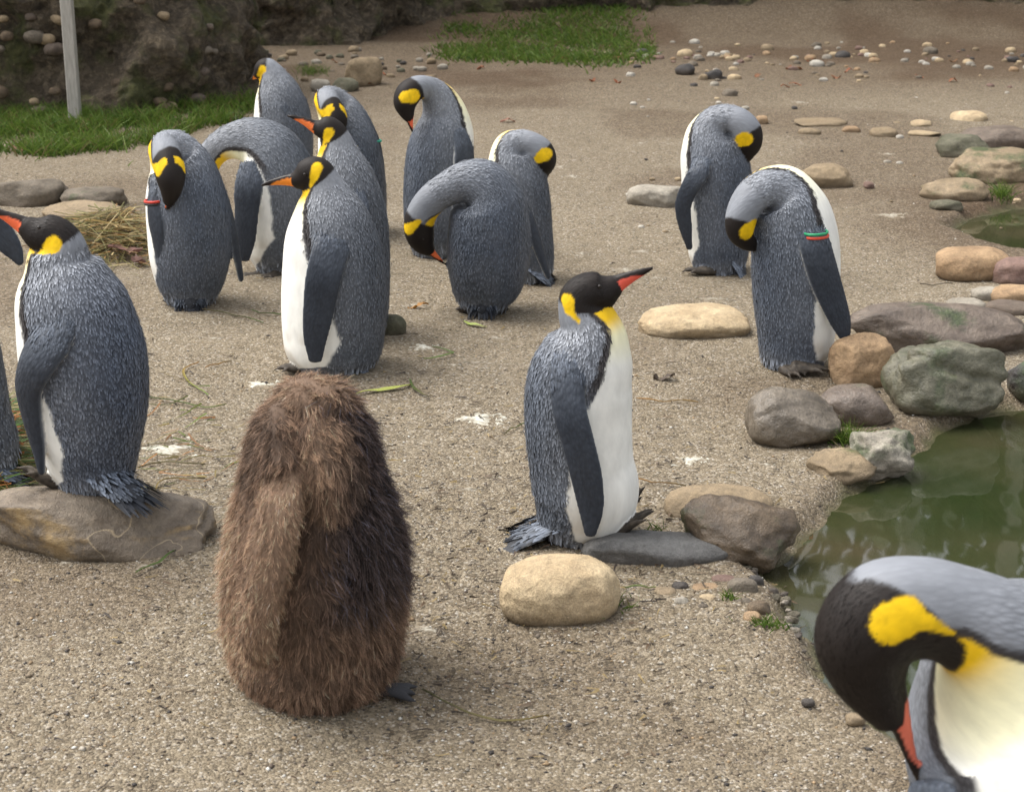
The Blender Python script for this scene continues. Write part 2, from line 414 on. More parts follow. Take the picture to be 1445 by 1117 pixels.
rock('round mossy boulder beside the small pool', (1337, 207, 1475, 264), RMat('tan', moss=0.55, wetness=0.2), 61, sink=0.7, cuts=3, sub=5)
rock('grey-green angular stone touching the mossy boulder', (1312, 189, 1402, 228), RMat('green', moss=0.1), 67, sink=0.55, cuts=7)
rock('purple-brown smooth stone behind the mossy boulder', (1357, 176, 1455, 216), RMat('purple', wetness=0.2), 71, sink=0.6, cuts=3)
rock('tan flat oval stone, farthest of those near the mossy boulder', (1340, 156, 1395, 180), RMat('beige', dirt=0.3), 73, sink=0.3)
for i, (b, k, l) in enumerate([((1284, 169, 1318, 182), 'beige', 'small beige stone between flat oval stones on far sand'), ((1120, 166, 1198, 181), 'tan', 'wide low tan stone flush with the far sand'),
        ((1125, 180, 1160, 194), 'tan', 'small tan stone beside the wide low stone'), ((1188, 178, 1214, 190), 'orange', 'little orange stone right of the wide low stone'),
        ((1226, 179, 1268, 197), 'tan', 'dull tan stone on open sand far from the pool'), ((1281, 184, 1330, 194), 'beige', 'thin beige stone near the grey-green stone'),
        ((1218, 256, 1234, 268), 'pink', 'small round reddish stone lying alone on the sand'), ((1065, 163, 1086, 178), 'orange', 'tan stone beside the preening head near the pale stone'),
        ((1370, 404, 1424, 428), 'pale', 'pale low stone in front of the reddish stone'), ((1396, 402, 1470, 434), 'orange', 'orange-tan low stone below the reddish stone'),
        ((1332, 419, 1394, 442), 'pale', 'grey pale stone sunk behind the long slab'), ((1388, 421, 1470, 450), 'purple', 'dark wet stone behind the end of the long slab'),
        ((1312, 282, 1360, 300), 'green', 'low dark green stone under the flat mossy-edged stone'), ((1175, 495, 1215, 520), 'purple', 'small dark stone under the tip of banded flipper'),
        ((528, 442, 574, 482), 'green', 'dull green-grey stone half hidden behind upright penguin')]):
    rock(l, b, RMat(k, dirt=0.5), 200 + i * 3, sink=0.45, sub=3, cuts=4)
rock('crusty pale lichen-covered rock at the waterline by grass tuft', (1194, 607, 1293, 682), RMat('pale', speck=1.0, moss=0.3), 83, sink=0.25, cuts=5, rough=0.22, sub=5)
rock('low crusty tan ledge rock beside the lichen-covered rock', (1138, 634, 1236, 684), RMat('tan', speck=1.0, moss=0.2), 89, sink=0.1, depth=0.8, cuts=5, rough=0.18, sub=4)
M_PERCH = RMat('perch', wetness=0.35, vein=0.75)
rock('long grey-brown cream-veined rock that a penguin stands on', (-40, 686, 302, 796), M_PERCH, 97, sink=0.62, depth=0.42, boxy=0.45, cuts=4, rough=0.07, crease=0.04, sub=5, rot=-0.05)
rock('wide grey flat stone near the straw heap, largest of three', (-14, 249, 100, 300), RMat('grey', dirt=0.7), 101, sink=0.5, cuts=4)
rock('grey rounded stone in the middle of three by the straw heap', (84, 261, 180, 300), RMat('grey', dirt=0.7, moss=0.05), 103, sink=0.5, cuts=3)
rock('brownish low stone touching the straw heap', (58, 284, 174, 316), RMat('tan', dirt=0.7, wetness=0.1), 107, sink=0.45, cuts=3)
rock('upright rounded olive boulder on the far bank', (486, 78, 542, 128), RMat('tan', moss=0.1), 109, sink=0.8, cuts=3, hmul=1.0)
rock('round grey stone beside the upright olive boulder', (437, 111, 466, 132), RMat('pale', moss=0.1), 113, sink=0.7)
rock('low green-grey stone at the foot of the olive boulder', (468, 110, 508, 134), RMat('green'), 127, sink=0.6)
rock('dark slate stone on the far bank right of the grass', (952, 89, 982, 108), RMat('dark'), 131, sink=0.6, cuts=7, sub=3)
rock('pointed dark slate stone next to a tan one on the far bank', (997, 98, 1020, 117), RMat('dark'), 137, sink=0.6, cuts=7, sub=3)
rock('tan stone beside the pointed slate stone', (984, 104, 999, 117), RMat('tan'), 139, sink=0.6, sub=3)
# the little stones set in the pond's crumbling corner
for i, (b, k) in enumerate([((1003, 811, 1040, 827), 'pink'), ((1026, 815, 1070, 846), 'grey'), ((1054, 811, 1078, 832), 'dark'), ((976, 822, 1022, 838), 'orange'), ((985, 838, 1012, 853), 'beige'),
                            ((1054, 847, 1088, 874), 'brown'), ((985, 806, 1040, 815), 'pink'), ((948, 820, 972, 834), 'dark'), ((1036, 843, 1062, 858), 'grey'), ((920, 828, 955, 842), 'tan'), ((984, 851, 1000, 863), 'grey'), ((1048, 862, 1074, 884), 'orange'),
                            ((950, 842, 972, 858), 'pale'), ((1192, 1005, 1222, 1024), 'tan'), ((1130, 985, 1150, 996), 'dark')]):
    rock('small rounded %s pebble set in the crumbling pond corner' % CW[k], b, RMat(k, wetness=0.2, dirt=0.3), 300 + i, sink=0.5, sub=3, cuts=2, name='pebble', cat='pebble', group='pebbles in the pond corner', rough=0.05)
rs = np.random.default_rng(5)
for i in range(26):                                        # rubble crust where the bank breaks off into the water
    t = rs.uniform(0, 1); px = np.interp(t, [0, 0.25, 0.5, 0.75, 1], [1050, 1085, 1108, 1118, 1140]) + rs.normal(0, 5); py = np.interp(t, [0, 0.25, 0.5, 0.75, 1], [796, 822, 855, 885, 915]) + rs.normal(0, 5)
    w = rs.uniform(9, 22)
    rock('crumbled %s lump of mossy mortar along the broken pond rim' % CW[['green', 'dark', 'pale'][i % 3]], (px - w / 2, py - w * 0.35, px + w / 2, py + w * 0.35), RMat(['green', 'dark', 'pale'][i % 3], moss=0.3, wetness=0.3, speck=1.0), 400 + i, sink=0.2, sub=3, rough=0.25, name='mortar_lump', cat='rubble', group='rubble along the broken pond rim', zoff=-0.02)
for i in range(150):                                       # pebble row along the far bank
    px = rs.uniform(890, 1460); py = 72 + rs.gamma(1.6, 11) - 14 * (rs.random() < 0.35)
    w = float(np.clip(rs.lognormal(2.3, 0.42), 4, 24)); k = rs.choice(['white', 'pale', 'tan', 'grey', 'orange', 'dark', 'beige', 'pink'])
    rock('small %s pebble in the stony strip along the far bank' % CW[str(k)], (px - w / 2, py - w * 0.33, px + w / 2, py + w * 0.33), RMat(str(k), dirt=0.2), 500 + i, sink=0.25, sub=2, cuts=3, name='pebble', cat='pebble', group='pebbles along the far bank', zoff=float(ground_z([on_ground(px, max(py, 40))[:2]])[0]))
for i in range(46):
    px = rs.uniform(880, 1440); py = rs.uniform(110, 330)
    w = rs.uniform(5, 12); k = rs.choice(['white', 'pale', 'tan', 'beige', 'dark'])
    rock('tiny %s pebble on the open sand beyond the pool' % CW[str(k)], (px - w / 2, py - w * 0.3, px + w / 2, py + w * 0.3), RMat(str(k), dirt=0.1), 700 + i, sink=0.5, sub=2, cuts=2, name='pebble', cat='pebble', group='pebbles on the open sand')

# ------------------------------------------------------------------ loose gravel, one mass
def gravel():
    rg = np.random.default_rng(9)
    py = rg.uniform(120, 1130, 60000); px = rg.uniform(-30, 1475, 60000)
    keep = rg.random(60000) < smooth(80, 900, py) * 0.75 + 0.18
    px, py = px[keep], py[keep]
    G = on_ground_v(px, py)
    G = G + rg.normal(0, 0.03, G.shape)
    sd = pond_sd(G); G = G[sd > 0.05]; sd = sd[sd > 0.05]
    dens = fbm(np.column_stack([G * 1.7, 0 * G[:, 0]]), 77, 3); k = rg.random(len(G)) < 0.55 + 0.5 * dens; G, sd = G[k], sd[k]
    z = ground_z(G, sd); n = len(G)
    O = np.array([[1, 0, 0], [-1, 0, 0], [0, 1, 0], [0, -1, 0], [0, 0, 1], [0, 0, -1]], float)
    OF = np.array([[0, 2, 4], [2, 1, 4], [1, 3, 4], [3, 0, 4], [2, 0, 5], [1, 2, 5], [3, 1, 5], [0, 3, 5]])
    size = np.clip(rg.lognormal(math.log(0.0025), 0.45, n), 0.0012, 0.010)
    sc = size[:, None, None] * rg.uniform(0.6, 1.4, (n, 6, 1)); ang = rg.uniform(0, 6.28, n)
    V = O[None] * sc * np.array([1.2, 0.9, 0.6])
    c, s = np.cos(ang)[:, None], np.sin(ang)[:, None]
    V = np.stack([V[:, :, 0] * c - V[:, :, 1] * s, V[:, :, 0] * s + V[:, :, 1] * c, V[:, :, 2]], -1)
    V = V + np.column_stack([G, z + size * 0.15])[:, None]
    pal = np.array([[0.36, 0.32, 0.26], [0.20, 0.155, 0.105], [0.12, 0.09, 0.066], [0.04, 0.034, 0.03], [0.26, 0.18, 0.10], [0.50, 0.48, 0.43], [0.15, 0.12, 0.09]])
    cc = pal[rg.choice(7, n, p=[0.14, 0.27, 0.19, 0.14, 0.10, 0.05, 0.11])] * rg.uniform(0.75, 1.2, (n, 1))
    t = NT('gravel'); t.col(t.attr('Col').outputs['Color']); t.rough(0.8)
    me = mesh_np('gravel', V.reshape(-1, 3), (OF[None] + (np.arange(n) * 6)[:, None, None]).reshape(-1, 3), t.m, True, {'Col': ('FLOAT_COLOR', np.repeat(cc, 6, 0))})
    tag(link('gravel', me), 'fine loose gravel strewn over the sandy ground', 'gravel', kind='stuff')
gravel()

# ------------------------------------------------------------------ penguins
def catmull(P, n):
    P = np.asarray(P, float)
    d = np.sqrt(np.linalg.norm(np.diff(P[:, :3], axis=0), axis=1)) + 1e-6
    k = np.concatenate([[0], np.cumsum(d)])
    m = np.zeros_like(P)
    m[1:-1] = ((P[2:] - P[1:-1]) / (k[2:] - k[1:-1])[:, None] * (k[1:-1] - k[:-2])[:, None] +
               (P[1:-1] - P[:-2]) / (k[1:-1] - k[:-2])[:, None] * (k[2:] - k[1:-1])[:, None]) / (k[2:] - k[:-2])[:, None]
    m[0] = (P[1] - P[0]) / (k[1] - k[0]); m[-1] = (P[-1] - P[-2]) / (k[-1] - k[-2])
    out = []
    ts = np.linspace(0, k[-1], n)
    idx = np.clip(np.searchsorted(k, ts, 'right') - 1, 0, len(P) - 2)
    h = (k[idx + 1] - k[idx])[:, None]; t = ((ts - k[idx])[:, None]) / h
    return ((2 * t**3 - 3 * t**2 + 1) * P[idx] + (t**3 - 2 * t**2 + t) * h * m[idx] +
            (-2 * t**3 + 3 * t**2) * P[idx + 1] + (t**3 - t**2) * h * m[idx + 1])
def unit(v):
    return v / (np.linalg.norm(v, axis=-1, keepdims=True) + 1e-9)

# rows of ctrl: x y z | radius dorso-ventral | radius lateral | ventral x y z | u
def loft(ctrl, part, ns=90, nt=40, cap0=0.5, cap1=0.6):
    R = catmull(ctrl, ns)
    P, rv, rl, V, U = R[:, :3], np.maximum(R[:, 3], 0.002), np.maximum(R[:, 4], 0.002), R[:, 5:8], R[:, 8]
    T = unit(np.gradient(P, axis=0))
    L = np.concatenate([[0], np.cumsum(np.linalg.norm(np.diff(P, axis=0), axis=1))])
    rings = []
    q = 6
    for a in np.linspace(math.pi / 2 * 0.93, 0.2, q):
        rings.append((P[0] - T[0] * rv[0] * cap0 * math.sin(a), rv[0] * math.cos(a), rl[0] * math.cos(a), V[0], U[0], T[0], L[0]))
    for i in range(ns): rings.append((P[i], rv[i], rl[i], V[i], U[i], T[i], L[i]))
    for a in np.linspace(0.2, math.pi / 2 * 0.93, q):
        rings.append((P[-1] + T[-1] * rv[-1] * cap1 * math.sin(a), rv[-1] * math.cos(a), rl[-1] * math.cos(a), V[-1], U[-1], T[-1], L[-1]))
    C = np.array([r[0] for r in rings]); rv = np.array([r[1] for r in rings]); rl = np.array([r[2] for r in rings])
    V = np.array([r[3] for r in rings]); U = np.array([r[4] for r in rings]); T = np.array([r[5] for r in rings]); L = np.array([r[6] for r in rings])
    V = unit(V - T * np.sum(V * T, 1)[:, None])
    S = np.cross(T, V)
    th = np.linspace(0, 2 * math.pi, nt, endpoint=False)
    co, si = np.cos(th), np.sin(th)
    X = C[:, None] + V[:, None] * (rv[:, None] * co)[:, :, None] + S[:, None] * (rl[:, None] * si)[:, :, None]
    nr = len(rings)
    n = nr * nt
    A = np.zeros((n, 11))          # u, cos, sin, fx, fy, fz, part, Tx, Ty, Tz, spare
    A[:, 0] = np.repeat(U, nt); A[:, 1] = np.tile(co, nr); A[:, 2] = np.tile(si, nr)
    A[:, 3] = (rv[:, None] * co).ravel(); A[:, 4] = (rl[:, None] * si).ravel(); A[:, 5] = np.repeat(L, nt)
    A[:, 6] = part; A[:, 7:10] = np.repeat(T, nt, 0)
    X = X.reshape(-1, 3)
    i = np.arange(nr - 1)[:, None] * nt; j = np.arange(nt)[None]; j2 = (j + 1) % nt
    f = np.stack([i + j, i + j2, i + nt + j2, i + nt + j], -1).reshape(-1, 4)
    tris = np.concatenate([f[:, [0, 1, 2]], f[:, [0, 2, 3]]])
    X = np.vstack([X, C[0], C[-1]]); A = np.vstack([A, A[:nt].mean(0), A[-nt:].mean(0)])
    A[-2, 6] = A[-1, 6] = part; A[-2, 0] = U[0]; A[-1, 0] = U[-1]
    c0 = np.stack([np.full(nt, n), j2[0], j[0]], -1); c1 = np.stack([np.full(nt, n + 1), (nr - 1) * nt + j[0], (nr - 1) * nt + j2[0]], -1)
    return X, np.vstack([tris, c0, c1]), A

def fuse(lofts, voxel, sm=4):
    Vs, Fs, As, off = [], [], [], 0
    for X, Fc, A in lofts:
        Vs.append(X); Fs.append(Fc + off); As.append(A); off += len(X)
    V = np.vstack(Vs); Fc = np.vstack(Fs); A = np.vstack(As)
    me = mesh_np('tmp', V, Fc)
    ob = bpy.data.objects.new('tmp', me); COL.objects.link(ob)
    m = ob.modifiers.new('r', 'REMESH'); m.mode = 'VOXEL'; m.voxel_size = voxel; m.use_smooth_shade = True
    if sm:
        s = ob.modifiers.new('s', 'SMOOTH'); s.factor = 0.5; s.iterations = sm
    dg = bpy.context.evaluated_depsgraph_get()
    em = bpy.data.meshes.new_from_object(ob.evaluated_get(dg))
    nv = len(em.vertices)
    co = np.zeros(nv * 3, np.float32); em.vertices.foreach_get('co', co); co = co.reshape(-1, 3).astype(float)
    no = np.zeros(nv * 3, np.float32); em.vertex_normals.foreach_get('vector', no); no = no.reshape(-1, 3).astype(float)
    fq = np.zeros(len(em.loops), np.int32); em.loops.foreach_get('vertex_index', fq)
    lt = np.zeros(len(em.polygons), np.int32); em.polygons.foreach_get('loop_total', lt)
    fq = fq.reshape(-1, 4) if (lt == 4).all() else None
    bpy.data.objects.remove(ob); bpy.data.meshes.remove(me); bpy.data.meshes.remove(em)
    bvh = BVHTree.FromPolygons(V.tolist(), Fc.tolist())
    fi = np.zeros(nv, np.int64); loc = np.zeros((nv, 3))
    fn = bvh.find_nearest
    for i, p in enumerate(co.tolist()):
        h = fn(p); fi[i] = h[2]; loc[i] = h[0]
    tri = Fc[fi]; a, b, c = V[tri[:, 0]], V[tri[:, 1]], V[tri[:, 2]]
    v0, v1, v2 = b - a, c - a, loc - a
    d00 = (v0 * v0).sum(1); d01 = (v0 * v1).sum(1); d11 = (v1 * v1).sum(1); d20 = (v2 * v0).sum(1); d21 = (v2 * v1).sum(1)
    den = d00 * d11 - d01 * d01 + 1e-18
    w1 = np.clip((d11 * d20 - d01 * d21) / den, 0, 1); w2 = np.clip((d00 * d21 - d01 * d20) / den, 0, 1); w0 = np.clip(1 - w1 - w2, 0, 1)
    att = A[tri[:, 0]] * w0[:, None] + A[tri[:, 1]] * w1[:, None] + A[tri[:, 2]] * w2[:, None]
    att[:, 6] = A[tri[:, 0], 6]
    return co, fq, no, att

def feather_material():
    t = NT('plumage')
    fc = t.attr('fc').outputs['Vector']; col = t.attr('Col').outputs['Color']; fk = t.attr('fk').outputs['Fac']
    mp = t.n('Mapping'); t.l(fc, mp.inputs['Vector']); mp.inputs['Scale'].default_value = (1.0, 1.0, 0.5)
    v = t.vor(mp.outputs[0], 120.0)
    n1 = t.noise(mp.outputs[0], 30, 4)
    n2 = t.noise(fc, 9, 3)
    fleck = t.ramp(v, [(0.12, 1.4), (0.45, 0.92), (0.75, 0.65)])
    f2 = t.mix(t.math('MULTIPLY', fk, 0.65), (1, 1, 1), fleck)
    c = t.mix(1.0, col, f2, 'MULTIPLY')
    patch = t.ramp(n2, [(0.3, 0.8), (0.7, 1.2)])
    c = t.mix(t.math('MULTIPLY', fk, 1.0, True), c, t.mix(1.0, c, patch, 'MULTIPLY'))
    fine = t.ramp(n1, [(0.3, 0.9), (0.7, 1.08)])
    c = t.mix(1.0, c, fine, 'MULTIPLY')
    t.col(c)
    t.rough(t.attr('rg').outputs['Fac']); t.spec(0.22)
    h = t.math("ADD", t.math("MULTIPLY", t.math("SUBTRACT", 1.0, v), fk), t.math('MULTIPLY', n1, 0.35))
    t.bump(h, 0.55, 0.006)
    return t.m
def blade_material(name, rough=0.6, spec=0.3, trans=0.0):
    t = NT(name)
    c = t.attr('Col').outputs['Color']; t.col(c); t.rough(rough); t.spec(spec)
    if trans > 0:
        tr = t.n('BsdfTranslucent'); t.l(c, tr.inputs['Color']); mx = t.n('MixShader'); mx.inputs[0].default_value = trans
        t.l(t.b.outputs[0], mx.inputs[1]); t.l(tr.outputs[0], mx.inputs[2]); t.l(mx.outputs[0], t.out.inputs['Surface'])
    return t.m
M_PLUME = feather_material()
M_FEATHER = blade_material('feather_blades', 0.55, 0.3)
def plain(name, c, rough=0.5, spec=0.4):
    t = NT(name); t.col(c); t.rough(rough); t.spec(spec); return t.m
M_EYE = plain('eye', (0.012, 0.008, 0.006), 0.3, 0.4)
M_BAND = {}
def band_mat(c):
    if c not in M_BAND:
        t = NT('band'); n = t.noise(t.coord('Object'), 90, 3)
        t.col(t.mix(n, tuple(x * 0.75 for x in c), tuple(min(1, x * 1.15) for x in c))); t.rough(0.42); M_BAND[c] = t.m
    return M_BAND[c]

SLATE = np.array([0.072, 0.083, 0.103]); SILVER = np.array([0.245, 0.255, 0.275]); INK = np.array([0.012, 0.0085, 0.007])
WHITE = np.array([0.78, 0.77, 0.72]); LEMON = np.array([0.80, 0.76, 0.50]); GOLD = np.array([0.76, 0.47, 0.008]); EARC = np.array([0.72, 0.455, 0.006])

def paint(co, att, sp):
    n = len(co)
    u, cs, part = att[:, 0], np.clip(att[:, 1] / np.maximum(np.hypot(att[:, 1], att[:, 2]), 1e-6), -1, 1), np.round(att[:, 6])
    fc = att[:, 3:6]
    th = np.degrees(np.arccos(cs))
    jit = noise(fc * 70, 3) * 1.5 + noise(fc * 18, 4) * 2.0
    thw = np.interp(u, [0, 0.35, 1, 2, 2.6, 3.2, 3.8, 4.4, 4.9, 5.3], sp.get('white', [20, 45, 76, 74, 66, 60, 50, 46, 58, 66]))
    t2 = th + jit
    col = np.tile(SLATE * np.array(sp.get('tint', (1, 1, 1))), (n, 1))
    worn = np.clip(noise(fc * 6, 16) * 0.5 + noise(fc * 17, 18) * 0.25, 0, 1)[:, None] * 0.4
    col = col * (1 - worn) + np.array([0.12, 0.125, 0.135]) * worn
    nape = smooth(2.4, 4.6, u) * 0.72
    col = col * (1 - nape)[:, None] + SILVER * nape[:, None]
    belly = smooth(150, 95, th) * 0.22 * smooth(0.3, 1.5, u) * (1 - nape)
    col = col * (1 - belly)[:, None] + SILVER * belly[:, None]
    low = smooth(0.75, 0.1, u) * 0.4
    col = col * (1 - low)[:, None] + SILVER * low[:, None]
    # the dark border line between flank and chest
    line = smooth(9, 4, np.abs(t2 - thw - 5)) * smooth(2.3, 3.0, u) * smooth(5.6, 5.0, u) * 0.9
    col = col * (1 - line)[:, None] + INK * 1.6 * line[:, None]
    wht = smooth(2.5, -2.5, t2 - thw)
    front = np.tile(WHITE, (n, 1))
    uy = u + sp.get('ysh', 0.0); y1 = smooth(3.1, 4.0, uy); y2 = smooth(3.85, 4.5, uy)
    soil = np.clip(smooth(1.3, 0.1, u) * (0.25 + 0.8 * noise(fc * 22, 14)) + 0.10 * noise(fc * 9, 15), 0, 0.5)[:, None]
    front = front * (1 - soil) + np.array([0.46, 0.40, 0.31]) * soil
    front = front * (1 - y1)[:, None] + LEMON * y1[:, None]
    front = front * (1 - y2)[:, None] + GOLD * y2[:, None]
    col = col * (1 - wht)[:, None] + front * wht[:, None]
    fk = (1 - wht) * np.interp(u, [0, 1, 3.5, 4.5, 5], [0.7, 0.9, 1.0, 0.55, 0.2])
    # the hood
    ue = u + sp.get('hood_tilt', 0.16) * cs + noise(fc * 60, 8) * 0.02
    hood = smooth(sp.get('hood', 5.0) - 0.035, sp.get('hood', 5.0) + 0.035, ue) * (part == 0)
    col = col * (1 - hood)[:, None] + INK * hood[:, None]
    fk = fk * (1 - hood)
    # ear patches, mirrored over the head's own middle plane
    if 'ear' in sp:
        hc, hf, hv, caps, sc = sp['ear']
        d = co - hc; a, b = d @ hf, d @ hv; lat = np.abs(d @ np.cross(hf, hv))
        sdv = np.full(n, 9.0)
        for (x0, y0, r0, x1, y1_, r1) in caps:
            px, py = a - x0, b - y0; bx, by = x1 - x0, y1_ - y0
            h = np.clip((px * bx + py * by) / (bx * bx + by * by + 1e-9), 0, 1)
            sdv = np.minimum(sdv, np.hypot(px - bx * h, py - by * h) - (r0 * (1 - h) + r1 * h))
        sdv = sdv + noise(co * 160, 5) * 0.0018
        e = smooth(0.0025, -0.0025, sdv) * (lat > 0.016 * sc) * (u > sp.get('ear_u', 4.6)) * (part == 0)
        col = col * (1 - e)[:, None] + EARC * (1 + 0.14 * noise(co * 60, 9) + 0.12 * noise(co * 190, 10))[:, None] * e[:, None]
        fk = fk * (1 - e)
    rg = np.full(n, 0.55); rg[hood > 0.5] = 0.62
    # flippers
    fl = part == 1
    if fl.any():
        outer = smooth(-0.35, 0.05, cs)
        dk = np.array([0.034, 0.040, 0.052])
        cf = dk * outer[:, None] + np.array([0.55, 0.55, 0.53]) * (1 - outer)[:, None]
        edge = smooth(0.4, 0.1, np.abs(cs)) * 0.5; cf = cf * (0.85 + 0.3 * (0.5 + 0.5 * noise(co * 130, 19)))[:, None]
        cf = cf * (1 - edge)[:, None] + np.array([0.16, 0.18, 0.21]) * edge[:, None]
        sh = smooth(sp.get('shoulder', 0.45), 0.0, u + noise(co * 45, 12) * 0.10)
        base = SLATE * 1.15
        cf = cf * (1 - sh)[:, None] + base * sh[:, None]
        col[fl] = cf[fl]; fk[fl] = (0.42 + 0.5 * sh)[fl]; rg[fl] = 0.5
    ft = part == 2
    if ft.any():
        k = (0.5 + 0.5 * noise(co * 90, 2))[:, None]
        col[ft] = (np.array([0.026, 0.022, 0.019]) * (1 - k) + np.array([0.095, 0.078, 0.060]) * k)[ft]; fk[ft] = 0.45; rg[ft] = 0.6
    bl = part == 3
    if bl.any():
        lim = np.interp(u, [0, 0.05, 0.13, 0.3, 0.62, 0.78, 1], [0.95, 0.3, -0.3, -0.42, -0.05, 0.95, 1.5])
        pl = smooth(-0.07, 0.07, cs - lim) * smooth(-0.02, 0.05, u)
        cb = INK * 1.3 * (1 - pl)[:, None] + np.array(sp.get('plate', (0.75, 0.17, 0.05))) * pl[:, None]
        col[bl] = cb[bl]; fk[bl] = 0; rg[bl] = 0.35
    tl = part == 4
    if tl.any():
        col[tl] = np.array([0.03, 0.033, 0.04]); fk[tl] = 0.5
    return np.clip(col, 0, 1), np.clip(fk, 0, 1), rg

NPENG = 0
def penguin(label, base, spine, bill=None, flippers=(), feet=(), tail=None, voxel=0.006, ear=None, ear_caps=None, bands=(),
            feathers=5000, fringe=260, fringe_len=0.03, hood_down=0, zbase=0.0, latr=1.0, group='king penguins in the colony', eye=None, cap0=0.35, Y=None, **sp):
    """base: pixel of the ground under the body. spine rows: (u, px, py, dw, radius px, ventral vector[, lateral ratio])"""
    global NPENG
    NPENG += 1
    rng = np.random.default_rng(100 + NPENG)
    B = on_ground(base[0], base[1], zbase)
    if Y is None: Y = B[1]
    else: B = np.array([at_depth(base[0], base[1], Y)[0][0], Y, zbase])
    def P3(px, py, dw=0.0): return at_depth(px, py, Y + dw)
    rows, R0 = [], []
    for r in spine:
        u, px, py, dw, rad, v = r[:6]; lr = r[6] if len(r) > 6 else latr
        p, s = P3(px, py, dw)
        v = np.array([v[0], v[2], v[1]], float)              # given as right, up, away
        rows.append(np.concatenate([p, [rad * s, rad * s * lr], v, [u]]))
    lofts = [loft(rows, 0, 110, 52, cap0)]
    sc = 1.0
    if bill:
        b0, b1, rb = bill[0], bill[1], bill[2]
        p0, s = P3(*b0); p1, _ = P3(*b1); d = p1 - p0
        hv = rows[-1][5:8]; hv = unit(hv - unit(d) * (hv @ unit(d)))
        sag = bill[3] if len(bill) > 3 else 0.05
        br = []
        for t, k in ((-0.18, 1.05), (0, 1.0), (0.25, 0.80), (0.5, 0.58), (0.75, 0.40), (1.0, 0.2)):
            c = p0 + d * t - hv * np.linalg.norm(d) * sag * (4 * t * (1 - t))
            br.append(np.concatenate([c, [rb * s * k, rb * s * k * 0.72], hv, [t]]))
        lofts.append(loft(br, 3, 40, 20, 0.3, 0.5))
    for fl in flippers:
        fr = []
        for k, (px, py, dw, w) in enumerate(fl['path']):
            p, s = P3(px, py, dw)
            nrm = np.array(fl['n'][k] if isinstance(fl['n'], list) else fl['n'], float); nrm = nrm[[0, 2, 1]]
            t = k / (len(fl['path']) - 1)
            th = fl.get('th', 0.017) * (1.25 - 0.6 * t)
            fr.append(np.concatenate([p, [th, w * s], nrm, [t]]))
        lofts.append(loft(fr, 1, 60, 30, 0.5, 1.0))
    for ftd in feet:                                          # ankle pixel -> toe pixel
        a, sa = P3(*ftd['a']); b, sb = P3(*ftd['b'])
        w = ftd.get('w', 0.035); dirv = unit(b - a); up = np.array([0, 0, 1.0]); side = unit(np.cross(dirv, up))
        lofts.append(loft([np.concatenate([a - dirv * 0.02, [0.022, 0.026], -up, [0]]), np.concatenate([a + (b - a) * 0.3, [0.018, 0.03], -up, [0.3]]),
                           np.concatenate([a + (b - a) * 0.6, [0.013, w * 0.9], -up, [0.6]])], 2, 16, 16))
        for q in (-1, 0, 1):
            tip = b + side * q * w * 1.05 - dirv * abs(q) * 0.02
            m = a + (b - a) * 0.5 + side * q * w * 0.45
            lofts.append(loft([np.concatenate([m, [0.011, 0.012], -up, [0.5]]), np.concatenate([m + (tip - m) * 0.55 + up * 0.004, [0.010, 0.011], -up, [0.7]]),
                               np.concatenate([tip, [0.006, 0.007], -up, [0.9]]), np.concatenate([tip + dirv * 0.018 - up * 0.006, [0.003, 0.003], -up, [1]])], 2, 16, 12))
    if tail:
        rr = []
        for k, (px, py, dw, w) in enumerate(tail):
            p, s = P3(px, py, dw); rr.append(p)
        n = len(rr)
        lofts.append(loft([np.concatenate([rr[k], [0.010 + 0.02 * (1 - k / (n - 1)), tail[k][3] * P3(*tail[k][:3])[1] * (0.85 - 0.45 * k / (n - 1))], [0, 0, 1], [0.2]]) for k in range(n - 1)] +
                          [np.concatenate([rr[-2] * 0.45 + rr[-1] * 0.55, [0.006, tail[-1][3] * s * 0.4], [0, 0, 1], [0.2]])], 4, 24, 20, 0.3, 0.3))
    co, fq, no, att = fuse(lofts, voxel)
    if ear:
        k6 = min(range(len(spine)), key=lambda i: abs(spine[i][0] - 6))
        hc, s6 = P3(spine[k6][1], spine[k6][2], spine[k6][3])
        hf = unit(P3(*bill[1])[0] - P3(*bill[0])[0]) if (bill and len(bill) < 5) else unit(rows[-1][:3] - rows[k6][:3])
        hv = rows[k6][5:8]; hv = unit(hv - hf * (hv @ hf))
        caps = []
        for (x0, y0, r0, x1, y1, r1) in ear:
            q0 = P3(x0, y0, spine[k6][3])[0] - hc; q1 = P3(x1, y1, spine[k6][3])[0] - hc
            caps.append((q0 @ hf, q0 @ hv, r0 * s6, q1 @ hf, q1 @ hv, r1 * s6))
        sp['ear'] = (hc, hf, hv, caps, 1.0)
    if ear_caps:                                              # given in metres in the head's own frame: centre, forward, ventral
        hc, s6 = P3(*ear_caps[0]); hf = unit(np.array(ear_caps[1], float)[[0, 2, 1]]); hv = np.array(ear_caps[2], float)[[0, 2, 1]]
        hv = unit(hv - hf * (hv @ hf)); sp['ear'] = (hc, hf, hv, ear_caps[3], 1.0)
    col, fk, rg = paint(co, att, sp)
    me = mesh_np('king_penguin', co - B, fq, M_PLUME, True,
                 {'Col': ('FLOAT_COLOR', col), 'fc': ('FLOAT_VECTOR', att[:, 3:6]), 'fk': ('FLOAT', fk), 'rg': ('FLOAT', rg)})
    ob = link('king_penguin', me, None, B); tag(ob, label, 'penguin', group)
    # small feathers lying on the body, the loose hem at the bottom and the tail blades
    RV, RF, RC, off = [], [], [], 0
    def add(v, f, c):
        nonlocal off
        RV.append(v); RF.append(f + off); RC.append(c); off += len(v)
    T = unit(att[:, 7:10])
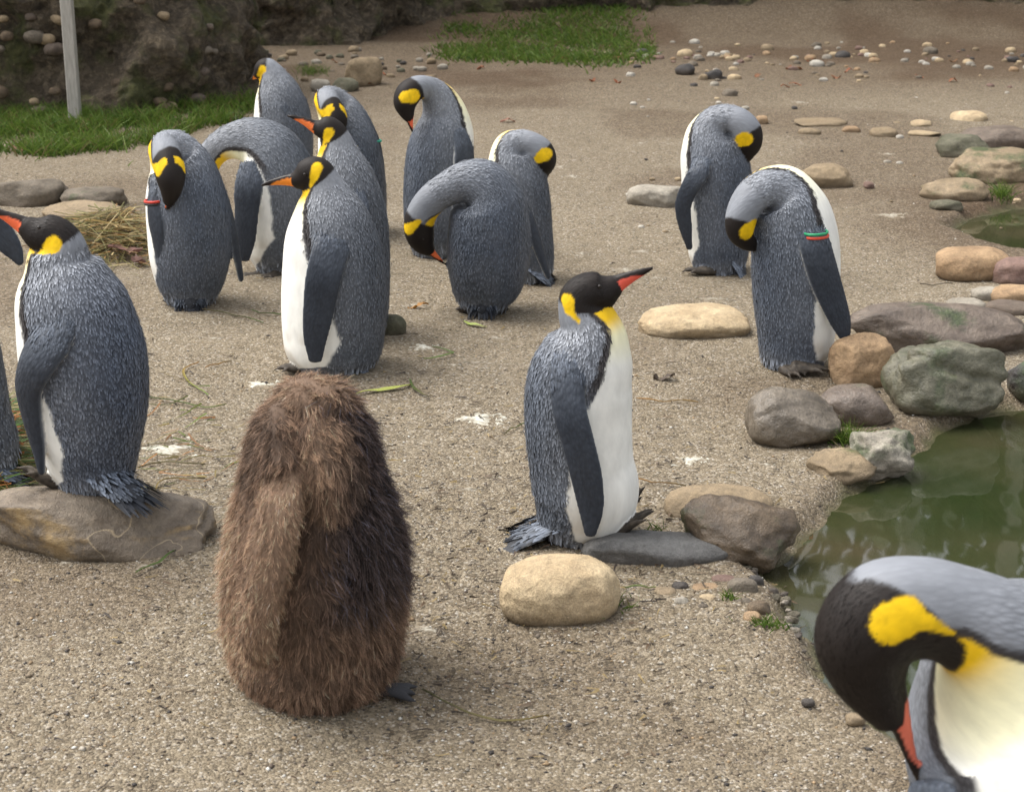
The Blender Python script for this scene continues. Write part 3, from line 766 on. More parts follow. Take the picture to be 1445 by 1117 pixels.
    def lay(ids, ln, wd, lift, tint0, tint1, rnd=0.3):
        Dn = -T[ids]; N = no[ids]
        Dn = unit(Dn - N * (Dn * N).sum(1)[:, None]) + rng.normal(0, 0.12, (len(ids), 3)); Dn = unit(Dn - N * (Dn * N).sum(1)[:, None])
        D = unit(Dn + N * lift)
        k = rng.uniform(1 - rnd, 1 + rnd, len(ids))[:, None]
        c0 = np.clip(col[ids] * tint0 * k, 0, 0.85); c1 = np.clip(col[ids] * tint1 * k, 0, 0.85)
        jitp = rng.normal(0, voxel * 0.4, (len(ids), 3))
        add(*ribbons(co[ids] + jitp - N * 0.001, D, N, rng.uniform(0.7, 1.2, len(ids)) * ln, wd, None, 2, 0.35, c0, c1, 0.5))
    if feathers:
        ok = np.where(((att[:, 6] == 0) & (fk > 0.45)) | ((att[:, 6] == 1) & (fk > 0.66)))[0]
        if len(ok):
            fq_ = min(1.0, (5.6 / Y) ** 1.5) * sp.get('fcon', 0.72)
            lay(rng.choice(ok, min(feathers, len(ok)), False), 0.014, 0.0052, 0.10, 1 - 0.48 * fq_, 1.05 + 1.15 * fq_, 0.15 + 0.32 * fq_)
    if hood_down:
        ok = np.where((att[:, 6] == 0) & (att[:, 0] > 4.5) & (att[:, 0] < 6.9) & (fk < 0.3) & (col[:, 0] < 0.1))[0]
        lay(rng.choice(ok, min(hood_down, len(ok)), False), 0.009, 0.0016, 0.05, 0.85, 1.35, 0.35)
    if fringe:
        up0 = (att[:, 6] == 0) & (att[:, 0] < 0.42) & (no[:, 2] < 0.6) & (fk > 0.3)
        ok = np.where(up0)[0]
        if len(ok): lay(rng.choice(ok, min(fringe, len(ok)), False), fringe_len, 0.0075, 0.30, 0.7, 2.2, 0.4)
    if tail:
        n = 70
        a, b = rr[0], rr[-1]; d = unit(b - a); side = unit(np.cross(d, [0, 0, 1]))
        q = rng.uniform(-1, 1, n)
        wm = tail[0][3] * s
        P = a + (b - a) * rng.uniform(0.0, 0.45, n)[:, None] + side * (q * wm)[:, None] + np.array([0, 0, 1]) * rng.uniform(0, 0.012, n)[:, None]
        D = unit(d + side * (q * 0.22)[:, None] + rng.normal(0, 0.03, (n, 3)))
        Nn = unit(np.tile([0, 0, 1.0], (n, 1)) + side * (q * 0.5)[:, None])
        c = np.tile([0.014, 0.016, 0.021], (n, 1)) * rng.uniform(0.6, 1.6, (n, 1))
        add(*ribbons(P, D, Nn, np.linalg.norm(b - a) * rng.uniform(0.6, 0.85, n), 0.015, None, 2, 0.25, c, c * 1.2, 0.2))
        m = 280                                               # overlapping pale-tipped coverts over the tail's root
        tt = rng.uniform(-0.5, 0.55, m); q = rng.uniform(-1, 1, m)
        P = a + (b - a) * tt[:, None] + side * (q * wm * 1.15)[:, None] + np.array([0, 0, 1]) * (0.03 * (1 - q * q) * (1 - tt) + 0.008)[:, None]
        D = unit(d + side * (q * 0.3)[:, None] + rng.normal(0, 0.1, (m, 3)))
        Nn = unit(np.tile([0, 0, 1.0], (m, 1)) + side * (q * 0.8)[:, None])
        c = np.tile(SLATE, (m, 1)) * rng.uniform(0.6, 1.3, (m, 1))
        add(*ribbons(P, D, Nn, rng.uniform(0.02, 0.038, m), 0.008, None, 2, 0.4, c, np.clip(c * (2.7 - 2.2 * np.clip(tt, 0, 1)[:, None] * 1.5), 0, 0.5), 0.3))
    if RV:
        fm = mesh_np('feathers', np.vstack(RV) - B, np.vstack(RF), M_FEATHER, True, {'Col': ('FLOAT_COLOR', np.vstack(RC))})
        link('feathers', fm, ob)
    if eye:
        for (px, py, dw) in (eye if isinstance(eye, list) else [eye]):
            p, s = P3(px, py, dw)
            link('eye', sphere_mesh('eye', 0.005, M_EYE), ob, p - B)
    for (px, py, dw, rx, ry, tilt, c) in bands:               # ring round a flipper
        p, s = P3(px, py, dw)
        link('flipper_band', ring_mesh('flipper_band', rx * s, ry, 0.0035, tilt, band_mat(c)), ob, p - B)
    return ob

def sphere_mesh(name, r, mat, nu=14, nv=9):
    V = [(0, 0, r)]
    for i in range(1, nv):
        for j in range(nu):
            a, b = math.pi * i / nv, 2 * math.pi * j / nu
            V.append((r * math.sin(a) * math.cos(b), r * math.sin(a) * math.sin(b), r * math.cos(a)))
    V.append((0, 0, -r)); Fs = []
    for j in range(nu): Fs.append((0, 1 + j, 1 + (j + 1) % nu))
    for i in range(nv - 2):
        for j in range(nu):
            a, b = 1 + i * nu + j, 1 + i * nu + (j + 1) % nu
            Fs.append((a, a + nu, b + nu, b))
    k = len(V) - 1
    for j in range(nu): Fs.append((k, k - nu + (j + 1) % nu, k - nu + j))
    return mesh_np(name, V, Fs, mat)
def ring_mesh(name, rx, ry, t, tilt, mat, n=28, m=8):
    V = []; Fs = []
    for i in range(n):
        a = 2 * math.pi * i / n
        for j in range(m):
            b = 2 * math.pi * j / m
            x, y, z = (rx + t * math.cos(b)) * math.cos(a), (ry + t * math.cos(b)) * math.sin(a), 1.6 * t * math.sin(b)
            V.append((x, y, z + x * tilt))
            Fs.append((i * m + j, ((i + 1) % n) * m + j, ((i + 1) % n) * m + (j + 1) % m, i * m + (j + 1) % m))
    return mesh_np(name, V, Fs, mat)

# ------------------------------------------------------------------ the birds, one by one
ORANGE = (0.80, 0.24, 0.03); RED = (0.72, 0.10, 0.06)
# upright, bill raised to the right
R_ = (1, 0, -0.16)
penguin('upright penguin with raised bill and red bill plate beside the beige boulder', (815, 762),
    tint=(1,1,1), spine=[(0, 812, 762, 0, 34, R_), (0.4, 815, 742, 0, 57, R_), (1.0, 826, 697, 0, 75, R_), (1.5, 820, 650, 0, 74, R_), (2.0, 816, 595, 0, 76, R_), (2.6, 818, 542, 0, 75, R_),
     (3.2, 828, 500, 0, 66, R_), (3.8, 832, 472, 0, 53, R_), (4.4, 829, 454, 0, 43, R_), (4.9, 822, 438, 0, 35, (1, -0.4, -0.1)), (5.5, 821, 421, 0, 31.5, (0.7, -0.7, -0.1)), (6, 834, 413, 0, 30, (0.42, -0.9, -0.05)),
     (6.5, 851, 411, 0, 26, (0.40, -0.9, -0.05)), (7, 866, 404, 0, 17, (0.42, -0.9, 0))],
    bill=((862, 405, 0), (921, 378, 0), 15, 0.02), plate=(0.72, 0.11, 0.07), latr=0.9, hood=5.05, hood_tilt=0.32, hood_down=2500, white=[30, 85, 106, 86, 70, 60, 50, 46, 58, 66], 
    ear=[(801, 419, 9, 803, 432, 7), (803, 432, 6, 816, 446, 2.5)],
    flippers=[dict(path=[(803, 478, -0.03, 16), (801, 525, -0.11, 24), (803, 575, -0.155, 25), (816, 625, -0.172, 24), (828, 675, -0.175, 23), (834, 720, -0.172, 18), (833, 752, -0.168, 9)], n=(-0.15, 0, -1), th=0.018)],
    feet=[dict(a=(845, 770, -0.05), b=(918, 722, -0.09), w=0.04), dict(a=(862, 752, 0.08), b=(906, 690, 0.08), w=0.034)],
    tail=[(775, 742, 0, 40), (748, 754, 0, 34), (722, 765, 0, 24), (696, 772, 0, 14)], voxel=0.005, feathers=14000, fringe=500, fringe_len=0.03, eye=(846, 404, -0.052))
# tall one facing left, nearest of the huddle
L_ = (-1, 0, 0.05)
penguin('upright penguin in profile with white front and orange bill plate, foremost in the huddle', (466, 518),
    tint=(1.02,1.0,0.97), spine=[(0, 470, 514, 0, 55, L_), (0.35, 470, 500, 0, 66, L_), (1.0, 471, 462, 0, 73, L_), (1.6, 472, 420, 0, 75, L_), (2.2, 471, 375, 0, 72.5, L_), (2.8, 468, 338, 0, 67, L_), (3.3, 465, 308, 0, 57, L_), (3.9, 461, 284, 0, 44, L_),
     (4.5, 457, 266, 0, 32, (-1, -0.3, 0)), (5.0, 452, 253, 0, 26, (-0.8, -0.6, 0)), (5.5, 446, 245, 0, 24.5, (-0.5, -0.85, 0)), (6, 437, 246, 0, 23, (-0.25, -1, 0)), (6.5, 428, 251, 0, 19, (-0.25, -1, 0)), (7, 418, 255, 0, 12.5, (-0.2, -1, 0))],
    bill=((421, 254, 0), (368, 262, 0), 11, 0.05), plate=ORANGE, latr=0.88, hood=4.95, hood_tilt=0.22, white=[30, 88, 104, 86, 66, 58, 50, 46, 58, 66], ear=[(449, 234, 8, 445, 246, 6), (445, 246, 5, 440, 259, 2)],
    flippers=[dict(path=[(472, 312, -0.06, 18), (467, 350, -0.155, 26), (457, 390, -0.20, 26), (450, 435, -0.205, 23), (445, 475, -0.205, 18), (445, 508, -0.20, 10)], n=(0.1, 0, -1))],
    feet=[dict(a=(425, 518, -0.06), b=(392, 520, -0.08), w=0.03)], tail=[(505, 512, 0, 30), (520, 522, 0, 26), (530, 530, 0, 16)], voxel=0.006, feathers=9000, fringe=350, eye=(430, 246, -0.058))
# behind it, head lifted left
penguin('penguin lifting its bill just behind the foremost of the huddle', (492, 470),
    tint=(1.1,1.06,1.0), spine=[(0, 492, 466, 0, 45, L_), (0.4, 492, 450, 0, 54, L_), (1, 491, 410, 0, 59, L_), (2, 490, 345, 0, 60, L_), (2.6, 489, 300, 0, 56.5, L_), (3.2, 485, 262, 0, 49, L_), (3.8, 480, 233, 0, 39, L_), (4.4, 477, 211, 0, 28, L_),
     (4.9, 474, 197, 0, 22, (-1, -0.5, 0)), (5.5, 469, 187, 0, 19.5, (-0.5, -0.85, 0)), (6, 461, 182, 0, 18.5, (0, -1, 0)), (6.5, 452, 181, 0, 14, (0.2, -1, 0)), (7, 445, 179, 0, 9, (0.3, -1, 0))],
    bill=((448, 181, 0), (404, 163, 0), 10, 0.05), plate=(0.80, 0.19, 0.05), latr=0.88, hood=4.98, hood_tilt=0.2, ear=[(466, 184, 7, 462, 193, 5), (462, 193, 4, 458, 200, 2)],
    flippers=[dict(path=[(498, 255, -0.06, 12), (504, 300, -0.145, 19), (502, 345, -0.17, 18), (496, 400, -0.17, 14), (494, 430, -0.165, 8)], n=(0.2, 0, -1))], voxel=0.007, feathers=6000, fringe=150)
# preening with crown to us
L2 = (-0.85, 0, 0.55)
penguin('preening penguin with crown towards us and red-banded flipper, beside straw heap', (268, 428),
    tint=(0.92,0.95,1.0), spine=[(0, 268, 424, 0, 30, L2), (0.35, 268, 410, 0, 42, L2), (1, 268, 372, 0, 55, L2), (1.7, 267, 330, 0, 58.5, L2), (2.4, 263, 287, 0, 57, L2), (3.0, 259, 255, 0.02, 52, L2), (3.5, 252, 232, 0.03, 45, L2), (4.0, 243, 217, 0.02, 36, (-1, 0, 0)),
     (4.5, 233, 213, -0.05, 24, (-1, -0.2, 0)), (5.0, 234, 222, -0.125, 22, (-0.9, -0.4, 0.4)), (5.5, 239, 238, -0.165, 22, (-0.6, -0.2, 0.8)), (6, 241, 253, -0.185, 20.5, (-0.42, 0, 0.9)), (6.5, 241, 270, -0.19, 15, (-0.4, 0.1, 0.9)), (7, 238, 286, -0.185, 8, (-0.4, 0.1, 0.9))],
    bill=((238, 285, -0.185), (234, 300, -0.13), 6, 0.0), latr=1.0, hood=5.15, hood_tilt=-0.12,
    ear_caps=((241, 250, -0.185), (0.03, -1, 0), (-0.42, 0, 0.9), [(-0.075, -0.02, 0.014, -0.03, -0.012, 0.019), (-0.045, 0.0, 0.018, -0.035, 0.06, 0.02)]),
    flippers=[dict(path=[(226, 250, -0.06, 13), (218, 285, -0.115, 13), (221, 315, -0.135, 16), (225, 345, -0.13, 12), (228, 385, -0.11, 6)], n=(-0.6, 0, -0.8), th=0.02),
              dict(path=[(303, 250, 0.02, 10), (318, 290, 0.03, 9), (328, 330, 0.03, 9), (335, 365, 0.03, 7), (340, 394, 0.03, 4)], n=(0.9, 0.2, -0.4), th=0.02)],
    feet=[dict(a=(247, 428, 0), b=(235, 424, -0.05), w=0.025), dict(a=(288, 428, 0), b=(298, 424, -0.05), w=0.025)],
    bands=[(218, 283, -0.115, 14, 0.036, 0.05, (0.62, 0.05, 0.03)), (218, 286.5, -0.115, 14, 0.036, 0.05, (0.02, 0.02, 0.02))],
    tail=[(268, 416, -0.09, 18), (269, 430, -0.12, 15), (269, 442, -0.14, 9)], voxel=0.0065, feathers=7000, fringe=250)
# bowed, behind
B_ = (-0.92, 0, -0.25)
penguin('bowed penguin reaching its neck down behind the red-banded preener', (388, 378),
    tint=(1.12,1.1,1.06), spine=[(0, 392, 376, 0, 33, B_), (0.4, 393, 360, 0, 45, B_), (1, 394, 325, 0, 54, B_), (1.7, 394, 285, 0, 57, B_), (2.4, 389, 245, 0, 55, B_), (3.0, 376, 216, 0, 48, (-0.9, -0.3, -0.2)), (3.5, 355, 200, 0, 36, (-0.7, -0.7, -0.2)),
     (4.0, 330, 199, 0, 26, (-0.2, -1, -0.1)), (4.5, 308, 209, 0.02, 21, (0.3, -0.9, 0)), (5.0, 292, 230, 0.03, 19, (0.8, -0.5, 0)), (5.5, 288, 258, 0.03, 19, (1, 0, 0)), (6, 290, 280, 0.03, 19, (1, 0.1, 0)), (7, 297, 300, 0.03, 9, (0.9, 0.3, 0))],
    bill=((296, 298, 0.03), (312, 332, 0.03), 7), latr=0.9, hood=5.3, hood_tilt=0.2, white=[20, 45, 74, 70, 66, 64, 62, 58, 60, 66],
    flippers=[dict(path=[(352, 232, -0.12, 14), (350, 262, -0.165, 20), (348, 300, -0.175, 18), (346, 340, -0.175, 15), (344, 366, -0.17, 9)], n=(-0.1, 0, -1))],
    feet=[dict(a=(372, 388, -0.05), b=(335, 390, -0.08), w=0.03), dict(a=(390, 388, -0.1), b=(372, 392, -0.16), w=0.03)], voxel=0.007, feathers=6000, fringe=200)
# the farthest of the group
L3 = (-0.93, 0, 0.36)
penguin('upright penguin looking left, farthest back of the huddle by the grass', (398, 262),
    tint=(1.2,1.18,1.15), spine=[(0, 400, 258, 0, 30, L3), (0.5, 400, 240, 0, 38, L3), (1.5, 400, 200, 0, 42, L3), (2.4, 398, 168, 0, 40, L3), (3.0, 395, 145, 0, 36, L3), (3.6, 391, 126, 0, 30, L3), (4.2, 386, 111, 0, 22, L3), (4.8, 381, 101, 0, 17, (-1, -0.3, 0.3)),
     (5.4, 376, 96, 0, 14.5, (-0.7, -0.7, 0.2)), (6, 370, 99, 0, 13, (-0.3, -1, 0.1)), (7, 363, 106, 0, 7, (0, -1, 0))],
    bill=((366, 104, 0), (352, 115, 0), 7), plate=ORANGE, latr=1.0, hood=5.3, hood_tilt=0.1, ear=[(371, 94, 5, 365, 104, 2.5)],
    flippers=[dict(path=[(398, 150, -0.12, 10), (394, 180, -0.13, 14), (394, 215, -0.13, 12), (396, 240, -0.12, 6)], n=(-0.2, 0, -1)), dict(path=[(426, 140, 0.02, 8), (433, 160, 0.03, 8), (437, 190, 0.03, 7), (438, 220, 0.03, 4)], n=(0.9, 0, -0.4))],
    voxel=0.009, feathers=3500, fringe=80)
# second preener, behind
penguin('preening penguin with crown towards us, half hidden behind the huddle', (500, 330),
    tint=(1.05,1.04,1.02), spine=[(0, 500, 326, 0, 36, L2), (0.5, 500, 308, 0, 44, L2), (1.5, 498, 265, 0, 47, L2), (2.4, 494, 222, 0, 45, L2), (3.0, 489, 190, 0.02, 41, L2), (3.5, 481, 165, 0.03, 34, L2), (4.0, 470, 148, 0.02, 26, (-1, 0, 0)),
     (4.5, 462, 142, -0.05, 19, (-1, -0.2, 0)), (5.0, 464, 149, -0.11, 17.5, (-0.9, -0.4, 0.4)), (5.5, 471, 161, -0.14, 17.5, (-0.6, -0.2, 0.8)), (6, 474, 173, -0.155, 16.5, (-0.42, 0, 0.9)), (7, 473, 195, -0.155, 7, (-0.4, 0.1, 0.9))],
    bill=((473, 194, -0.155), (470, 206, -0.11), 5), latr=1.0, hood=5.15, hood_tilt=-0.12,
    ear_caps=((474, 171, -0.155), (0.03, -1, 0), (-0.42, 0, 0.9), [(-0.075, -0.02, 0.014, -0.03, -0.012, 0.019), (-0.045, 0.0, 0.018, -0.035, 0.06, 0.02)]),
    flippers=[dict(path=[(512, 165, 0.0, 9), (523, 185, 0.0, 9), (531, 205, 0.0, 9), (537, 235, 0.0, 8), (541, 262, 0.0, 5)], n=(0.8, 0.1, -0.6))],
    bands=[(529, 198, 0.0, 9, 0.026, -0.1, (0.02, 0.30, 0.20))], voxel=0.008, feathers=4500, fringe=60)
# the trio in the middle
R3 = (0.93, 0, 0.36)
penguin('penguin preening its chest at the back of the trio on open sand', (618, 356),
    tint=(0.95,0.97,1.0), spine=[(0, 616, 352, 0, 35, R3), (0.5, 616, 332, 0, 43, R3), (1.5, 617, 290, 0, 48, R3), (2.2, 619, 250, 0, 49, R3), (2.8, 622, 212, 0, 47, R3), (3.3, 627, 182, 0, 41, R3), (3.8, 626, 158, 0, 32, (0.95, 0, 0.3)), (4.2, 617, 137, -0.02, 24, (0.8, 0.2, 0.7)),
     (4.6, 604, 125, -0.05, 17.5, (0.3, -0.3, 1)), (5.0, 588, 124, -0.09, 17, (0.3, -0.9, 0.5)), (5.5, 576, 133, -0.11, 18.5, (0.9, -0.5, 0)), (6, 572, 146, -0.12, 17, (1, 0, 0)), (6.5, 574, 158, -0.12, 12, (1, 0.15, 0)), (7, 577, 166, -0.12, 8, (1, 0.2, 0))],
    bill=((577, 165, -0.12), (582, 187, -0.12), 7, 0.0), plate=(0.70, 0.13, 0.06), latr=1.0, hood=4.98, hood_tilt=0.1, ear=[(583, 134, 10, 572, 135, 8)],
    flippers=[dict(path=[(648, 185, -0.10, 10), (655, 210, -0.12, 16), (655, 245, -0.13, 17), (650, 290, -0.13, 14), (645, 320, -0.13, 7)], n=(0.6, 0, -0.8))], voxel=0.0075, feathers=5000, fringe=120)
penguin('penguin with head tucked to the right and yellow throat edge, in the trio', (745, 392),
    tint=(1.0,1.0,1.0), spine=[(0, 750, 388, 0, 28, (-1, 0, 0.08)), (0.5, 749, 370, 0, 33, (-1, 0, 0.08)), (1.5, 742, 325, 0, 38, (-1, 0, 0.08)), (2.3, 735, 285, 0, 42, (-1, 0, 0.08)), (3.0, 729, 252, 0, 42, (-1, 0, 0.08)), (3.5, 724, 228, 0, 37, (-1, 0, 0.1)), (4.0, 724, 208, 0, 27, (-0.95, 0.2, 0.3)),
     (4.5, 735, 200, -0.01, 18, (-0.3, 0.5, 1)), (4.9, 749, 203, -0.02, 17.5, (-0.2, 0.1, 1)), (5.4, 762, 213, -0.02, 19, (-0.7, 0, 0.7)), (6, 769, 226, -0.02, 17, (-1, 0, 0.2)), (7, 771, 241, 0.02, 8, (-1, 0, 0.2))],
    bill=((771, 240, 0.02), (768, 258, 0.07), 6), latr=1.0, hood=5.5, hood_tilt=-0.1, ear_u=5.0, ear_caps=((769, 226, -0.02), (0.1, -1, 0), (-1, 0, 0.2), [(-0.035, -0.012, 0.030, -0.012, 0.03, 0.016)]),
    flippers=[dict(path=[(700, 245, 0.06, 9), (692, 280, 0.08, 10), (690, 320, 0.08, 9), (692, 350, 0.08, 5)], n=(-0.8, 0, -0.5))],
    tail=[(758, 385, -0.04, 20), (772, 396, -0.05, 16), (787, 405, -0.06, 9)], voxel=0.0075, feathers=4500, fringe=250)
A_ = (0.12, 0, 1)
penguin('stooping penguin with neck bent down to its belly, foremost of the trio', (684, 436),
    tint=(0.9,0.92,0.95), spine=[(0, 681, 432, 0, 30, A_), (0.35, 682, 420, 0, 42, A_), (1, 687, 388, 0, 55, A_), (1.7, 690, 350, 0, 59, A_), (2.3, 691, 312, 0, 57, A_), (2.8, 688, 282, 0, 51, A_), (3.3, 676, 262, -0.01, 40, (-0.1, -0.3, 1)), (3.8, 655, 258, -0.02, 30, (0.1, -0.4, 0.9)),
     (4.3, 631, 267, -0.02, 24, (0.2, -0.5, 0.85)), (4.8, 609, 282, -0.02, 22, (0.5, -0.6, 0.6)), (5.2, 595, 302, -0.02, 21.5, (0.95, -0.3, 0.1)), (5.6, 591, 320, -0.02, 21.5, (1, 0.1, 0)), (6, 594, 335, -0.02, 20, (0.9, 0.4, 0)), (6.5, 600, 347, -0.02, 15, (0.8, 0.6, 0)), (7, 606, 354, -0.02, 9, (0.7, 0.7, 0))],
    bill=((605, 353, -0.02), (629, 374, -0.02), 7, 0.0), plate=(0.78, 0.16, 0.05), latr=1.0, hood=5.34, hood_tilt=-0.1, white=[20, 45, 76, 74, 66, 36, 12, 12, 50, 66], ear=[(577, 320, 8, 592, 308, 3.5)],
    flippers=[dict(path=[(722, 265, 0.0, 10), (738, 292, 0.0, 10), (752, 325, 0.0, 11), (763, 360, 0.0, 9), (773, 390, 0.0, 4)], n=(0.75, 0.3, -0.6), th=0.02)],
    feet=[dict(a=(660, 440, 0.0), b=(648, 436, -0.05), w=0.025), dict(a=(702, 440, 0.0), b=(712, 436, -0.05), w=0.025)],
    tail=[(681, 422, -0.09, 16), (680, 436, -0.12, 13), (679, 449, -0.14, 8)], voxel=0.006, feathers=8000, fringe=250, eye=(597, 337, -0.075))
# right hand pair
L4 = (-0.86, 0, 0.5)
penguin('penguin scratching its back with bent flipper, behind the pair by the rocks', (1014, 380),
    tint=(0.92,0.96,1.02), spine=[(0, 1014, 376, 0, 36, L4), (0.5, 1014, 360, 0, 42, L4), (1.3, 1014, 325, 0, 46, L4), (2.0, 1012, 285, 0, 49, L4), (2.6, 1011, 248, 0, 50, L4), (3.2, 1006, 214, 0, 46, L4), (3.7, 1006, 188, 0, 37, L4), (4.1, 1014, 172, -0.01, 26, (-0.5, 0.1, 0.9)),
     (4.5, 1030, 167, -0.03, 20, (-0.2, 0.2, 1)), (4.9, 1044, 173, -0.05, 21, (-0.4, 0, 1)), (5.4, 1054, 187, -0.06, 22, (-0.7, 0, 0.7)), (6, 1057, 203, -0.06, 18.5, (-0.85, 0, 0.5)), (7, 1053, 222, -0.05, 9, (-0.85, 0, 0.5))],
    bill=((1053, 221, -0.05), (1046, 238, -0.02), 6), latr=0.95, hood=5.6, hood_tilt=-0.25, ear_u=5.0, ear_caps=((1057, 203, -0.06), (-0.1, -1, 0), (-0.85, 0, 0.5), [(-0.030, -0.006, 0.032, -0.018, 0.016, 0.028)]),
    flippers=[dict(path=[(990, 222, -0.10, 14), (985, 245, -0.15, 16), (972, 268, -0.14, 14), (964, 290, -0.12, 13), (967, 320, -0.11, 11), (973, 350, -0.10, 5)], n=(-0.5, 0, -0.9))],
    feet=[dict(a=(1000, 382, -0.10), b=(966, 382, -0.13), w=0.034)], tail=[(1040, 375, -0.05, 24), (1048, 385, -0.06, 22), (1054, 397, -0.06, 13)], voxel=0.007, feathers=6000, fringe=350)
R5 = (0.98, 0, 0.2)
penguin('preening penguin with green and red flipper band, beside the pond rocks', (1124, 516),
    tint=(1.0,1.02,1.05), spine=[(0, 1122, 511, 0, 42, R5), (0.35, 1122, 497, 0, 50, R5), (1.0, 1124, 462, 0, 56, R5), (1.7, 1123, 415, 0, 61, R5), (2.3, 1123, 370, 0, 63, R5), (2.8, 1121, 330, 0, 61, R5), (3.3, 1114, 295, 0, 54, R5), (3.7, 1102, 272, 0, 42, (0.8, 0.4, 0.4)),
     (4.1, 1084, 266, -0.02, 31, (0.1, 0.7, 0.8)), (4.6, 1063, 276, -0.05, 27, (-0.2, 0.3, 1)), (5.0, 1050, 295, -0.07, 25.5, (0.1, 0, 1)), (5.5, 1045, 313, -0.08, 23.5, (0.6, 0, 0.8)), (6, 1046, 328, -0.08, 20, (0.85, 0, 0.5)), (6.5, 1053, 340, -0.07, 14, (0.85, 0, 0.5)), (7, 1062, 348, -0.05, 8, (0.85, 0, 0.5))],
    bill=((1060, 347, -0.05), (1078, 358, 0.0), 6), latr=0.92, hood=5.5, hood_tilt=-0.12, white=[30, 72, 84, 82, 70, 60, 50, 46, 58, 66], ear_u=5.0, ear_caps=((1046, 328, -0.08), (0.2, -1, 0), (0.85, 0, 0.5), [(-0.012, -0.006, 0.032, -0.022, 0.022, 0.028)]),
    flippers=[dict(path=[(1140, 300, -0.06, 18), (1150, 343, -0.145, 23), (1162, 385, -0.15, 23), (1176, 425, -0.14, 20), (1188, 458, -0.13, 15), (1194, 480, -0.125, 7)], n=(0.25, 0, -1))],
    feet=[dict(a=(1128, 518, -0.14), b=(1168, 522, -0.16), w=0.034), dict(a=(1110, 522, -0.12), b=(1128, 530, -0.2), w=0.03)], bands=[(1151, 328, -0.135, 17, 0.04, 0.06, (0.02, 0.28, 0.12)), (1152, 333, -0.135, 17, 0.04, 0.06, (0.62, 0.07, 0.03))],
    tail=[(1105, 508, -0.03, 22), (1098, 518, -0.04, 20), (1088, 529, -0.05, 12)], voxel=0.006, feathers=9000, fringe=400)
# standing on the veined rock
L5 = (-0.96, 0, 0.27)
PZ = 0.150
penguin('large penguin standing on the cream-veined rock in profile', (128, 686),
    tint=(0.88,0.92,1.0), spine=[(0, 134, 684, 0, 48, L5), (0.35, 132, 662, 0, 60, L5), (1.0, 126, 615, 0, 76, L5), (1.6, 123, 560, 0, 87, L5), (2.2, 117, 505, 0, 91, L5), (2.8, 107, 455, 0, 86, L5), (3.3, 96, 415, 0, 77, L5), (3.7, 89, 386, 0, 62, L5), (4.1, 84, 366, 0, 47, L5),
     (4.6, 84, 350, 0, 39, (-0.9, -0.4, 0.2)), (5.1, 80, 340, 0, 34, (-0.7, -0.7, 0.1)), (5.6, 72, 333, 0, 30.5, (-0.5, -0.9, 0)), (6, 62, 331, 0, 28, (-0.45, -0.9, 0)), (6.5, 50, 327, 0, 23, (-0.45, -0.9, 0)), (7, 38, 320, 0, 16, (-0.45, -0.9, 0))],
    bill=((40, 322, 0), (-18, 294, 0), 15, 0.03), plate=(0.80, 0.15, 0.06), latr=0.92, hood=4.82, hood_tilt=0.18, hood_down=2500, zbase=PZ, white=[30, 70, 88, 74, 60, 54, 50, 48, 58, 66], ear=[(82, 338, 12, 75, 347, 10), (75, 347, 9, 48, 368, 2.5)],
    flippers=[dict(path=[(88, 430, -0.08, 26), (74, 475, -0.15, 33), (52, 512, -0.17, 30), (40, 545, -0.15, 24), (45, 590, -0.13, 17), (54, 632, -0.12, 11), (59, 664, -0.12, 5)], n=(-0.45, 0.1, -0.9), th=0.022)],
    feet=[dict(a=(72, 678, -0.03), b=(30, 660, -0.06), w=0.03)], tail=[(168, 684, -0.09, 32), (190, 700, -0.13, 26), (212, 718, -0.16, 14)], voxel=0.0053, feathers=15000, fringe=450, shoulder=0.5, eye=(55, 321, -0.055))
penguin('penguin cut off by the picture edge, tail on the green straw', (-40, 672),
    tint=(1,1,1), spine=[(0, -28, 664, 0, 50, L_), (0.4, -34, 640, 0, 62, L_), (1.2, -52, 590, 0, 68, L_), (2, -66, 530, 0, 72, L_), (2.8, -76, 460, 0, 68, L_), (3.4, -84, 400, 0, 58, L_), (4, -90, 360, 0, 42, L_), (4.6, -96, 335, 0, 32, (-1, -0.3, 0)), (5.2, -102, 318, 0, 28, (-0.7, -0.7, 0)), (6, -116, 312, 0, 25, (-0.3, -1, 0)), (7, -136, 314, 0, 12, (-0.2, -1, 0))],
    bill=((-134, 314, 0), (-190, 310, 0), 10), latr=0.9, hood=5.05, flippers=[dict(path=[(-62, 250, -0.10, 15), (-30, 290, -0.14, 23), (0, 328, -0.14, 20), (18, 352, -0.14, 15), (28, 370, -0.14, 7)], n=(0.1, 0.25, -1)), dict(path=[(-70, 420, -0.12, 16), (-45, 340, -0.14, 22), (-62, 250, -0.10, 15)], n=(0.1, 0.2, -1))],
    tail=[(0, 665, -0.03, 24), (20, 674, -0.03, 22), (48, 682, -0.03, 12)], voxel=0.0075, feathers=6000, fringe=250)
